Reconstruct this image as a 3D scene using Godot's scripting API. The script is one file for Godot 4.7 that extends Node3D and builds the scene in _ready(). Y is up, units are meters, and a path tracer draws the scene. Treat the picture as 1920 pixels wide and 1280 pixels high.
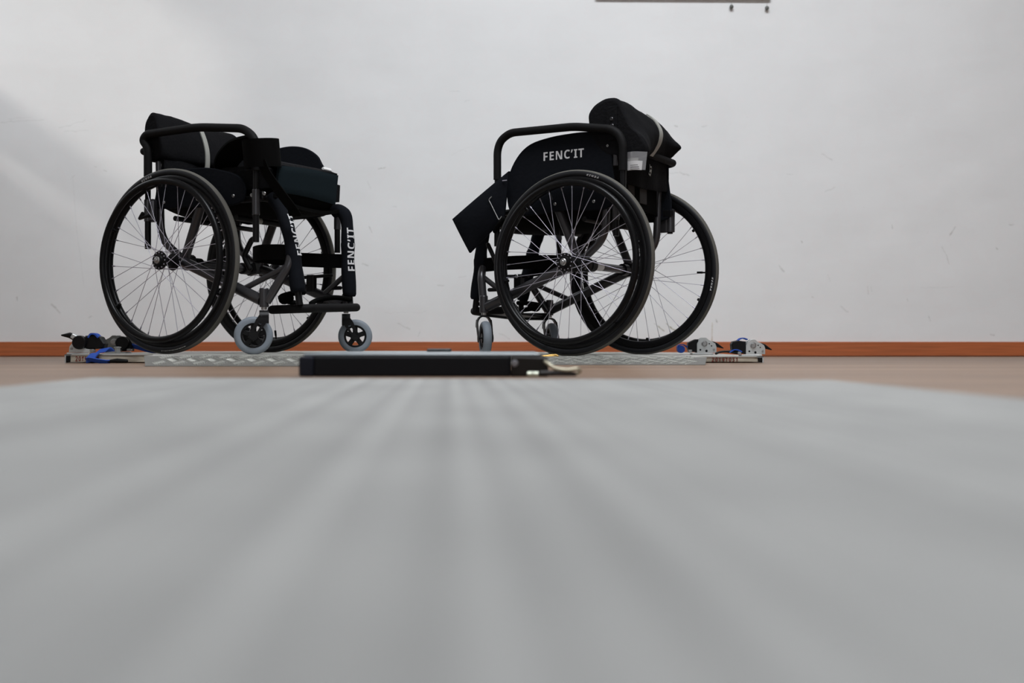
extends Node3D
# A sports hall corner seen from floor level: two black sports wheelchairs on low metal platforms in front of a scuffed white wall.

const EYE := 0.066
const LIGHT_X := [-0.1, 1.1]
const LIGHT_ENERGY := 8.6
var M := {}
var used := {}


func _ready() -> void:
	# ---- camera, sky, sun, exposure
	var cam := Camera3D.new()
	cam.name = "camera"
	add_child(cam)
	var lens := CameraAttributesPhysical.new()
	lens.frustum_focal_length = 35.0
	lens.frustum_near = 0.02
	lens.frustum_far = 100.0
	lens.frustum_focus_distance = 3.25
	lens.exposure_aperture = 2.1
	cam.attributes = lens
	cam.fov = rad_to_deg(2.0 * atan(640.0 / 1867.0))
	cam.position = Vector3(0, EYE, 0)
	cam.rotation = Vector3(0.00054, 0, 0)
	cam.current = true
	var env := Environment.new()
	env.background_mode = Environment.BG_SKY
	var sky := Sky.new()
	var air := ProceduralSkyMaterial.new()
	air.sky_top_color = Color(0.95, 0.965, 0.985)
	air.sky_horizon_color = Color(0.50, 0.51, 0.52)
	air.sky_curve = 0.25
	air.ground_bottom_color = Color(0.42, 0.40, 0.37)
	air.ground_horizon_color = Color(0.55, 0.54, 0.52)
	air.sun_angle_max = 1.0
	air.energy_multiplier = 1.0
	sky.sky_material = air
	env.sky = sky
	env.background_energy_multiplier = 2.9
	env.tonemap_mode = Environment.TONE_MAPPER_LINEAR
	env.tonemap_exposure = 1.03
	env.sdfgi_enabled = true
	env.ssao_enabled = true
	env.ssil_enabled = true
	var we := WorldEnvironment.new()
	we.name = "sky"
	we.environment = env
	add_child(we)
	var sun := DirectionalLight3D.new()
	sun.name = "veiled_sun"
	sun.light_color = Color(1.0, 0.98, 0.95)
	sun.light_energy = 0.27
	sun.light_angular_distance = 6.5
	sun.shadow_enabled = true
	add_child(sun)
	sun.look_at_from_position(Vector3.ZERO, Vector3(0.80, -0.60, -0.75), Vector3.UP)
	# large diffuse ceiling lights; their fittings are built in ceiling_lights()
	for x in LIGHT_X:
		var area := AreaLight3D.new()
		area.name = "ceiling_glow"
		area.area_size = Vector2(1.1, 1.2)
		area.light_energy = LIGHT_ENERGY
		area.light_color = Color(0.965, 0.983, 1.0)
		area.area_range = 20.0
		area.area_attenuation = 2.0
		area.shadow_enabled = true
		area.position = Vector3(x, 3.64, -1.8)
		area.rotation.x = -PI / 2
		add_child(area, true)
	# ---- everything else
	make_materials()
	build_room()
	build_floor_things()
	var right_chair := build_chair_two()
	right_chair.position = Vector3(0.322, EYE - 0.0445, -3.3464)
	right_chair.rotation.y = PI - 0.6028
	var left_chair := build_chair_one()
	left_chair.position = Vector3(-0.9853, EYE - 0.0379, -3.376)
	left_chair.rotation.y = -0.4637


# ------------------------------------------------------------------ geometry
class Shape:
	var v := PackedVector3Array()
	var n := PackedVector3Array()
	var t := PackedVector2Array()
	var x := PackedInt32Array()

	func pt(p: Vector3, m: Vector3, uv := Vector2.ZERO) -> int:
		v.append(p)
		n.append(m)
		t.append(uv)
		return v.size() - 1

	func tri(a: int, b: int, c: int) -> void:
		var g := (v[b] - v[a]).cross(v[c] - v[a])
		if g.dot(n[a] + n[b] + n[c]) > 0.0:
			x.append_array(PackedInt32Array([a, c, b]))
		else:
			x.append_array(PackedInt32Array([a, b, c]))

	func quad(a: int, b: int, c: int, d: int) -> void:
		tri(a, b, c)
		tri(a, c, d)

	func face(pts: Array, out: Vector3, uvs := []) -> void:
		var m: Vector3 = (pts[1] - pts[0]).cross(pts[2] - pts[0]).normalized()
		if m.dot(out) < 0.0:
			m = -m
		var ids := []
		for i in pts.size():
			ids.append(pt(pts[i], m, uvs[i] if uvs.size() > i else Vector2(pts[i].x, pts[i].y)))
		for i in range(1, pts.size() - 1):
			tri(ids[0], ids[i], ids[i + 1])

	func skin(rings: Array, caps := true, closed := true) -> void:
		var m: int = rings[0].size()
		var base := v.size()
		for i in rings.size():
			var mid := Vector3.ZERO
			for p in rings[i]:
				mid += p
			mid /= m
			var ra: Array = rings[maxi(i - 1, 0)]
			var rb: Array = rings[mini(i + 1, rings.size() - 1)]
			for j in m:
				var ja := (j - 1 + m) % m if closed else maxi(j - 1, 0)
				var jb := (j + 1) % m if closed else mini(j + 1, m - 1)
				var du: Vector3 = rb[j] - ra[j]
				var dv: Vector3 = rings[i][jb] - rings[i][ja]
				var nn := du.cross(dv).normalized()
				if nn.dot(rings[i][j] - mid) < 0.0 and closed:
					nn = -nn
				pt(rings[i][j], nn, Vector2(float(j) / m, float(i) / rings.size()))
		var span := m if closed else m - 1
		for i in rings.size() - 1:
			for j in span:
				var j2 := (j + 1) % m
				quad(base + i * m + j, base + i * m + j2, base + (i + 1) * m + j2, base + (i + 1) * m + j)
		if caps and closed:
			for e in [0, rings.size() - 1]:
				var r: Array = rings[e]
				var mid := Vector3.ZERO
				for p in r:
					mid += p
				mid /= m
				var other: Array = rings[1 if e == 0 else rings.size() - 2]
				var omid := Vector3.ZERO
				for p in other:
					omid += p
				omid /= m
				var out := (mid - omid).normalized()
				var c := pt(mid, out)
				var ids := []
				for p in r:
					ids.append(pt(p, out))
				for j in m:
					tri(c, ids[j], ids[(j + 1) % m])

	# a round bar along a path; radius a number or one per point; ends rounded if round_ends
	func tube(path: Array, radius, seg := 12, round_ends := false, caps := true) -> void:
		var p := path.duplicate()
		var rr := []
		for i in p.size():
			rr.append(radius[i] if radius is Array else radius)
		if round_ends:
			var d0: Vector3 = (p[0] - p[1]).normalized()
			var d1: Vector3 = (p[-1] - p[-2]).normalized()
			var a0: Vector3 = p[0]
			var a1: Vector3 = p[-1]
			var r0: float = rr[0]
			var r1: float = rr[-1]
			for k in [0.35, 0.65, 0.88, 1.0]:
				p.push_front(a0 + d0 * r0 * k)
				rr.push_front(r0 * maxf(sqrt(1.0 - k * k), 0.05))
				p.append(a1 + d1 * r1 * k)
				rr.append(r1 * maxf(sqrt(1.0 - k * k), 0.05))
		var rings := []
		var up := Vector3.ZERO
		for i in p.size():
			var d: Vector3 = (p[mini(i + 1, p.size() - 1)] - p[maxi(i - 1, 0)]).normalized()
			if up == Vector3.ZERO:
				up = Vector3.UP if absf(d.y) < 0.9 else Vector3.RIGHT
			var s := d.cross(up).normalized()
			up = s.cross(d).normalized()
			var ring := []
			for j in seg:
				var a := TAU * j / seg
				ring.append(p[i] + (s * cos(a) + up * sin(a)) * rr[i])
			rings.append(ring)
		skin(rings, caps)

	# a flat band along a path; side gives the direction of its width
	func ribbon(path: Array, side, width: float, thick: float) -> void:
		var rings := []
		for i in path.size():
			var d: Vector3 = (path[mini(i + 1, path.size() - 1)] - path[maxi(i - 1, 0)]).normalized()
			var s: Vector3 = side[i] if side is Array else side
			s = (s - d * s.dot(d)).normalized()
			var m := d.cross(s)
			rings.append([path[i] + s * width / 2 + m * thick / 2, path[i] - s * width / 2 + m * thick / 2, path[i] - s * width / 2 - m * thick / 2, path[i] + s * width / 2 - m * thick / 2])
		for k in 4:
			var rows := []
			for r in rings:
				rows.append([r[k], r[(k + 1) % 4]])
			var start := v.size()
			for i in rows.size():
				var mid: Vector3 = (rings[i][0] + rings[i][2]) / 2
				var du: Vector3 = rows[mini(i + 1, rows.size() - 1)][0] - rows[maxi(i - 1, 0)][0]
				var nn: Vector3 = du.cross(rows[i][1] - rows[i][0]).normalized()
				if nn.dot((rows[i][0] + rows[i][1]) / 2 - mid) < 0:
					nn = -nn
				pt(rows[i][0], nn)
				pt(rows[i][1], nn)
			for i in rows.size() - 1:
				quad(start + 2 * i, start + 2 * i + 1, start + 2 * i + 3, start + 2 * i + 2)
		face(rings[0], path[0] - path[1])
		face(rings[-1], path[-1] - path[-2])

	# profile points are (radius, height along the axis); axis is xf's y
	func lathe(profile: Array, xf := Transform3D(), seg := 24, smooth := false) -> void:
		for i in profile.size() - 1:
			var a: Vector2 = profile[i]
			var b: Vector2 = profile[i + 1]
			var d := (b - a).normalized()
			var na := Vector2(d.y, -d.x)
			var nb := na
			if smooth:
				if i > 0:
					na = (na + Vector2((a - profile[i - 1]).normalized().y, -(a - profile[i - 1]).normalized().x)).normalized()
				if i < profile.size() - 2:
					var e: Vector2 = (profile[i + 2] - b).normalized()
					nb = (nb + Vector2(e.y, -e.x)).normalized()
			var base := v.size()
			for j in seg + 1:
				var g := TAU * j / seg
				var c := cos(g)
				var s := sin(g)
				pt(xf * Vector3(a.x * c, a.y, a.x * s), (xf.basis * Vector3(na.x * c, na.y, na.x * s)).normalized())
				pt(xf * Vector3(b.x * c, b.y, b.x * s), (xf.basis * Vector3(nb.x * c, nb.y, nb.x * s)).normalized())
			for j in seg:
				quad(base + 2 * j, base + 2 * j + 1, base + 2 * j + 3, base + 2 * j + 2)

	# ring round the local z axis; f0..f1 is the part of the cross-section, 0 pointing outwards
	func torus(big: float, small: float, centre := Vector3.ZERO, seg := 96, sub := 12, f0 := 0.0, f1 := TAU) -> void:
		var base := v.size()
		for i in seg + 1:
			var a := TAU * i / seg
			var o := Vector3(cos(a), sin(a), 0)
			for j in sub + 1:
				var b := f0 + (f1 - f0) * j / sub
				var nn := o * cos(b) + Vector3(0, 0, sin(b))
				pt(centre + o * big + nn * small, nn)
		for i in seg:
			for j in sub:
				var k := base + i * (sub + 1) + j
				quad(k, k + 1, k + sub + 2, k + sub + 1)

	func box(size: Vector3, bevel := 0.0, xf := Transform3D()) -> void:
		var h := size / 2
		var b := minf(bevel, minf(h.x, minf(h.y, h.z)) * 0.9)
		var corner := func(s: Vector3, axis: int) -> Vector3:
			var p := Vector3(h.x - b, h.y - b, h.z - b)
			p[axis] = h[axis]
			return xf * (p * s)
		for axis in 3:
			var u := (axis + 1) % 3
			var w := (axis + 2) % 3
			for sg in [-1.0, 1.0]:
				var pts := []
				for q in [[-1, -1], [1, -1], [1, 1], [-1, 1]]:
					var s := Vector3.ONE
					s[axis] = sg
					s[u] = q[0]
					s[w] = q[1]
					pts.append(corner.call(s, axis))
				var o := Vector3.ZERO
				o[axis] = sg
				face(pts, xf.basis * o, [Vector2(0, 0), Vector2(1, 0), Vector2(1, 1), Vector2(0, 1)])
		if b <= 0.0:
			return
		for axis in 3:
			var u := (axis + 1) % 3
			var w := (axis + 2) % 3
			for q in [[-1, -1], [1, -1], [1, 1], [-1, 1]]:
				var s0 := Vector3.ONE
				s0[axis] = -1
				s0[u] = q[0]
				s0[w] = q[1]
				var s1 := s0
				s1[axis] = 1
				var o := Vector3.ZERO
				o[u] = q[0]
				o[w] = q[1]
				face([corner.call(s0, u), corner.call(s1, u), corner.call(s1, w), corner.call(s0, w)], xf.basis * o)
		for sx in [-1, 1]:
			for sy in [-1, 1]:
				for sz in [-1, 1]:
					var s := Vector3(sx, sy, sz)
					face([corner.call(s, 0), corner.call(s, 1), corner.call(s, 2)], xf.basis * s)

	# a flat outline in x and y given a thickness along z, its rims chamfered
	func prism(poly: Array, z0: float, z1: float, bevel := 0.0, xf := Transform3D()) -> void:
		var m := poly.size()
		var area := 0.0
		for i in m:
			area += poly[i].cross(poly[(i + 1) % m])
		var sgn := signf(area)
		var inner := []
		for i in m:
			var a: Vector2 = (poly[i] - poly[(i - 1 + m) % m]).normalized()
			var b: Vector2 = (poly[(i + 1) % m] - poly[i]).normalized()
			var na := Vector2(a.y, -a.x) * sgn
			var nb := Vector2(b.y, -b.x) * sgn
			var mid := (na + nb).normalized()
			inner.append(poly[i] - mid * bevel / maxf(mid.dot(na), 0.5))
		var tris := Geometry2D.triangulate_polygon(PackedVector2Array(inner))
		for e in [[z0, -1.0], [z1, 1.0]]:
			var ids := []
			for p in inner:
				ids.append(pt(xf * Vector3(p.x, p.y, e[0]), xf.basis * Vector3(0, 0, e[1]), p))
			for i in range(0, tris.size(), 3):
				tri(ids[tris[i]], ids[tris[i + 1]], ids[tris[i + 2]])
		var levels := [[inner, z0], [poly, z0 + bevel], [poly, z1 - bevel], [inner, z1]] if bevel > 0 else [[poly, z0], [poly, z1]]
		for k in levels.size() - 1:
			for i in m:
				var i2 := (i + 1) % m
				var a: Vector2 = levels[k][0][i]
				var b: Vector2 = levels[k][0][i2]
				var c: Vector2 = levels[k + 1][0][i2]
				var d: Vector2 = levels[k + 1][0][i]
				var e2: Vector2 = (poly[i2] - poly[i]).normalized()
				face([xf * Vector3(a.x, a.y, levels[k][1]), xf * Vector3(b.x, b.y, levels[k][1]), xf * Vector3(c.x, c.y, levels[k + 1][1]), xf * Vector3(d.x, d.y, levels[k + 1][1])], xf.basis * Vector3(e2.y * sgn, -e2.x * sgn, 0))

	# a cushion-like slab: fn(u, v) -> Vector3 gives the middle surface, bulge its half thickness, pinched at the rim
	func pad(fn: Callable, nu: int, nv: int, half: float, rim := 0.35) -> void:
		var mids := []
		var nrm := []
		for i in nu + 1:
			var row := []
			for j in nv + 1:
				row.append(fn.call(float(i) / nu, float(j) / nv))
			mids.append(row)
		for i in nu + 1:
			var row := []
			for j in nv + 1:
				var du: Vector3 = mids[mini(i + 1, nu)][j] - mids[maxi(i - 1, 0)][j]
				var dv: Vector3 = mids[i][mini(j + 1, nv)] - mids[i][maxi(j - 1, 0)]
				row.append(du.cross(dv).normalized())
			nrm.append(row)
		var sides := []
		for sg in [1.0, -1.0]:
			var rows := []
			for i in nu + 1:
				var row := []
				for j in nv + 1:
					var e := minf(minf(i, nu - i) / float(nu), minf(j, nv - j) / float(nv)) * 8.0
					var h := half * (rim + (1.0 - rim) * sqrt(clampf(e * (2.0 - e), 0.0, 1.0)) if e < 1.0 else 1.0)
					row.append(mids[i][j] + nrm[i][j] * h * sg)
				rows.append(row)
			sides.append(rows)
			var base := v.size()
			for i in nu + 1:
				for j in nv + 1:
					var du: Vector3 = rows[mini(i + 1, nu)][j] - rows[maxi(i - 1, 0)][j]
					var dv: Vector3 = rows[i][mini(j + 1, nv)] - rows[i][maxi(j - 1, 0)]
					pt(rows[i][j], du.cross(dv).normalized() * sg, Vector2(float(i) / nu, float(j) / nv))
			for i in nu:
				for j in nv:
					var k := base + i * (nv + 1) + j
					quad(k, k + 1, k + nv + 2, k + nv + 1)
		var loop := []
		for i in nu:
			loop.append([i, 0])
		for j in nv:
			loop.append([nu, j])
		for i in nu:
			loop.append([nu - i, nv])
		for j in nv:
			loop.append([0, nv - j])
		var centre: Vector3 = mids[nu / 2][nv / 2]
		for k in loop.size():
			var a: Array = loop[k]
			var b: Array = loop[(k + 1) % loop.size()]
			face([sides[0][a[0]][a[1]], sides[0][b[0]][b[1]], sides[1][b[0]][b[1]], sides[1][a[0]][a[1]]], mids[a[0]][a[1]] - centre)

	func mesh() -> ArrayMesh:
		var a := []
		a.resize(Mesh.ARRAY_MAX)
		a[Mesh.ARRAY_VERTEX] = v
		a[Mesh.ARRAY_NORMAL] = n
		a[Mesh.ARRAY_TEX_UV] = t
		a[Mesh.ARRAY_INDEX] = x
		var m := ArrayMesh.new()
		m.add_surface_from_arrays(Mesh.PRIMITIVE_TRIANGLES, a)
		return m


# round the corners of a path
static func bend(path: Array, r: float, k := 6) -> Array:
	var out := [path[0]]
	for i in range(1, path.size() - 1):
		var p: Vector3 = path[i]
		var a: Vector3 = path[i - 1]
		var b: Vector3 = path[i + 1]
		var cut := minf(r, minf(p.distance_to(a), p.distance_to(b)) * 0.48)
		var s := p + (a - p).normalized() * cut
		var e := p + (b - p).normalized() * cut
		for q in k + 1:
			var f := float(q) / k
			out.append(s.lerp(p, f).lerp(p.lerp(e, f), f))
	out.append(path[-1])
	return out


# a smooth curve through points
static func flow(path: Array, k := 6, closed := false) -> Array:
	var out := []
	var m := path.size()
	var last := m if closed else m - 1
	for i in last:
		var p0 = path[(i - 1 + m) % m] if closed else path[maxi(i - 1, 0)]
		var p1 = path[i]
		var p2 = path[(i + 1) % m]
		var p3 = path[(i + 2) % m] if closed else path[mini(i + 2, m - 1)]
		for q in k:
			out.append(p1.cubic_interpolate(p2, p0, p3, float(q) / k))
	if not closed:
		out.append(path[-1])
	return out


static func v3(list: Array, z: float) -> Array:
	var out := []
	for p in list:
		out.append(Vector3(p[0], p[1], z))
	return out


static func v2(list: Array) -> Array:
	var out := []
	for p in list:
		out.append(Vector2(p[0], p[1]))
	return out


# flat lettering: where(Vector2 in text metres) gives [point, normal]
func letters(text: String, height: float, where: Callable, slant := 0.0, spacing := 3, split := 0.004) -> Shape:
	var font := SystemFont.new()
	font.font_names = PackedStringArray(["Droid Sans"])
	font.font_weight = 700
	var spaced := FontVariation.new()
	spaced.base_font = font
	spaced.spacing_glyph = spacing
	var tm := TextMesh.new()
	tm.font = spaced
	tm.text = text
	tm.font_size = 64
	tm.pixel_size = 0.01
	tm.depth = 0.0
	tm.curve_step = 1.0
	var a := tm.get_mesh_arrays()
	var vs: PackedVector3Array = a[Mesh.ARRAY_VERTEX]
	var ix: PackedInt32Array = a[Mesh.ARRAY_INDEX]
	var lo := Vector2(INF, INF)
	var hi := -lo
	for p in vs:
		lo = lo.min(Vector2(p.x, p.y))
		hi = hi.max(Vector2(p.x, p.y))
	var k := height / (hi.y - lo.y)
	var s := Shape.new()
	var mid := (lo + hi) / 2
	var todo := []
	for i in range(0, ix.size(), 3):
		var c := []
		for j in 3:
			var q := (Vector2(vs[ix[i + j]].x, vs[ix[i + j]].y) - mid) * k
			c.append(Vector2(q.x + q.y * slant, q.y))
		todo.append(c)
	while todo:
		var c: Array = todo.pop_back()
		var far := 0
		var most := 0.0
		for j in 3:
			var l: float = c[j].distance_to(c[(j + 1) % 3])
			if l > most:
				most = l
				far = j
		if most > split:
			var h: Vector2 = (c[far] + c[(far + 1) % 3]) / 2
			todo.append([c[far], h, c[(far + 2) % 3]])
			todo.append([h, c[(far + 1) % 3], c[(far + 2) % 3]])
			continue
		var ids := []
		for j in 3:
			var w: Array = where.call(c[j])
			ids.append(s.pt(w[0], w[1]))
		s.tri(ids[0], ids[1], ids[2])
	return s


# ------------------------------------------------------------------ naming
func numbered(called: String) -> String:
	used[called] = used.get(called, -1) + 1
	return called if used[called] == 0 else "%s_%03d" % [called, used[called]]


func part(called: String, s, m: Material, parent: Node, label := "") -> MeshInstance3D:
	var o := MeshInstance3D.new()
	o.mesh = s.mesh() if s is Shape else s
	o.material_override = m
	var k := 0
	var full := called
	while parent.has_node(NodePath(full)):
		k += 1
		full = "%s_%03d" % [called, k]
	o.name = full
	if label:
		o.set_meta("label", label)
	parent.add_child(o, true)
	return o


func thing(called: String, label: String, category: String, at := Vector3.ZERO, turn := 0.0, group := "") -> Node3D:
	var o := Node3D.new()
	o.name = numbered(called)
	add_child(o)
	o.position = at
	o.rotation.y = turn
	o.set_meta("label", label)
	o.set_meta("category", category)
	if group:
		o.set_meta("group", group)
	return o


func single(called: String, s, m: Material, label: String, category: String, at := Vector3.ZERO, turn := 0.0, group := "") -> MeshInstance3D:
	var o := MeshInstance3D.new()
	o.mesh = s.mesh() if s is Shape else s
	o.material_override = m
	o.name = numbered(called)
	add_child(o)
	o.position = at
	o.rotation.y = turn
	o.set_meta("label", label)
	o.set_meta("category", category)
	if group:
		o.set_meta("group", group)
	return o


func setting(called: String, s: Shape, m: Material, label: String) -> MeshInstance3D:
	var o := MeshInstance3D.new()
	o.mesh = s.mesh()
	o.material_override = m
	o.name = called
	add_child(o)
	o.set_meta("kind", "structure")
	o.set_meta("label", label)
	return o


# ------------------------------------------------------------------ materials
func mat(c: Color, rough := 0.8, metal := 0.0) -> StandardMaterial3D:
	var m := StandardMaterial3D.new()
	m.albedo_color = c
	m.roughness = rough
	m.metallic = metal
	return m


func soft(c: Color, rough := 0.9, specular := 0.2) -> StandardMaterial3D:
	var m := mat(c, rough)
	m.metallic_specular = specular
	return m


func noise_tex(freq: float, size := 512, normal := false, strength := 4.0, seed_no := 1, ramp: Gradient = null) -> NoiseTexture2D:
	var f := FastNoiseLite.new()
	f.seed = seed_no
	f.frequency = freq
	f.fractal_octaves = 4
	var t := NoiseTexture2D.new()
	t.width = size
	t.height = size
	t.seamless = true
	t.noise = f
	if normal:
		t.as_normal_map = true
		t.bump_strength = strength
	if ramp:
		t.color_ramp = ramp
	return t


func bumpy(m: StandardMaterial3D, t: Texture2D, scale: float, amount: float) -> StandardMaterial3D:
	m.normal_enabled = true
	m.normal_texture = t
	m.normal_scale = amount
	m.uv1_triplanar = true
	m.uv1_scale = Vector3.ONE * scale
	return m


func make_materials() -> void:
	var weave := noise_tex(0.03, 512, true, 6.0, 3)
	var fine := noise_tex(0.15, 256, true, 3.0, 8)
	M.foam = bumpy(soft(Color(0.068, 0.066, 0.07), 0.66, 0.24), fine, 14.0, 0.25)
	M.cloth = bumpy(soft(Color(0.072, 0.072, 0.08), 0.93, 0.2), weave, 5.0, 0.5)
	M.guard = bumpy(soft(Color(0.066, 0.075, 0.095), 0.88, 0.2), weave, 4.0, 0.25)
	M.apron = bumpy(soft(Color(0.10, 0.135, 0.152), 0.92, 0.15), fine, 10.0, 0.5)
	M.web = bumpy(soft(Color(0.045, 0.045, 0.045), 0.85, 0.12), fine, 20.0, 0.5)
	M.frame = mat(Color(0.255, 0.252, 0.262), 0.28, 0.55)
	M.black = soft(Color(0.055, 0.055, 0.06), 0.42, 0.3)
	M.gloss = soft(Color(0.05, 0.05, 0.056), 0.34, 0.28)
	M.rubber = soft(Color(0.085, 0.088, 0.10), 0.48, 0.36)
	M.tread = bumpy(mat(Color(0.32, 0.312, 0.292), 0.92), fine, 30.0, 0.8)
	M.chrome = mat(Color(0.74, 0.73, 0.78), 0.42, 0.75)
	M.steel = mat(Color(0.62, 0.62, 0.62), 0.35, 0.9)
	M.caster = mat(Color(0.45, 0.48, 0.515), 0.62)
	M.white = mat(Color(0.86, 0.86, 0.86), 0.7)
	M.ink = mat(Color(0.80, 0.80, 0.81), 0.6)
	M.stripe = mat(Color(0.57, 0.57, 0.55), 0.5)
	M.dark_print = mat(Color(0.25, 0.24, 0.24), 0.8)
	M.alu = bumpy(mat(Color(0.72, 0.71, 0.69), 0.45, 0.3), fine, 9.0, 0.25)
	M.alu_dark = bumpy(mat(Color(0.47, 0.465, 0.45), 0.48, 0.4), fine, 9.0, 0.25)
	M.alu_bar = mat(Color(0.82, 0.82, 0.79), 0.3, 0.55)
	M.zinc = mat(Color(0.74, 0.75, 0.75), 0.42, 0.6)
	M.blue = mat(Color(0.10, 0.27, 0.62), 0.7)
	M.red_ink = mat(Color(0.42, 0.12, 0.09), 0.85)
	M.brass = mat(Color(0.80, 0.65, 0.38), 0.3, 0.9)
	M.clear = mat(Color(0.95, 0.95, 0.97, 0.12), 0.08)
	M.clear.transparency = BaseMaterial3D.TRANSPARENCY_ALPHA
	var wood_ramp := Gradient.new()
	wood_ramp.set_color(0, Color(0.50, 0.47, 0.42))
	wood_ramp.set_color(1, Color(0.80, 0.77, 0.71))
	M.plank = mat(Color.WHITE, 0.85)
	M.plank.albedo_texture = noise_tex(0.02, 256, false, 1.0, 5, wood_ramp)
	M.plank.uv1_triplanar = true
	M.plank.uv1_scale = Vector3(2.0, 16.0, 16.0)
	M.wall = mat(Color(0.993, 0.996, 1.0), 0.92)
	M.wall.albedo_texture = wall_picture()
	M.wall.normal_enabled = true
	M.wall.normal_texture = noise_tex(0.02, 512, true, 3.0, 21)
	M.wall.normal_scale = 0.15
	M.plain_wall = mat(Color(0.90, 0.89, 0.87), 0.92)
	M.side_wall = mat(Color(0.66, 0.65, 0.64), 0.92)
	M.ceiling = mat(Color(0.92, 0.92, 0.91), 0.95)
	M.floor = mat(Color.WHITE, 0.42)
	M.floor.albedo_texture = floor_picture()
	M.floor.uv1_scale = Vector3(0.5, 0.5, 1)
	M.base = mat(Color.WHITE, 0.5)
	M.base.albedo_texture = baseboard_picture()
	M.mat_grey = soft(Color.WHITE, 0.6, 0.35)
	M.mat_grey.albedo_texture = piste_picture()
	M.window_frame = mat(Color(0.85, 0.85, 0.84), 0.5)


func wall_x(px: float) -> float:  # metres along the wall, from the pixel grid I measured the scuffs in
	return (px - 960.0) * 0.0024425


func wall_y(py: float) -> float:
	return EYE + (641.0 - py) * 0.0024425


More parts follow.
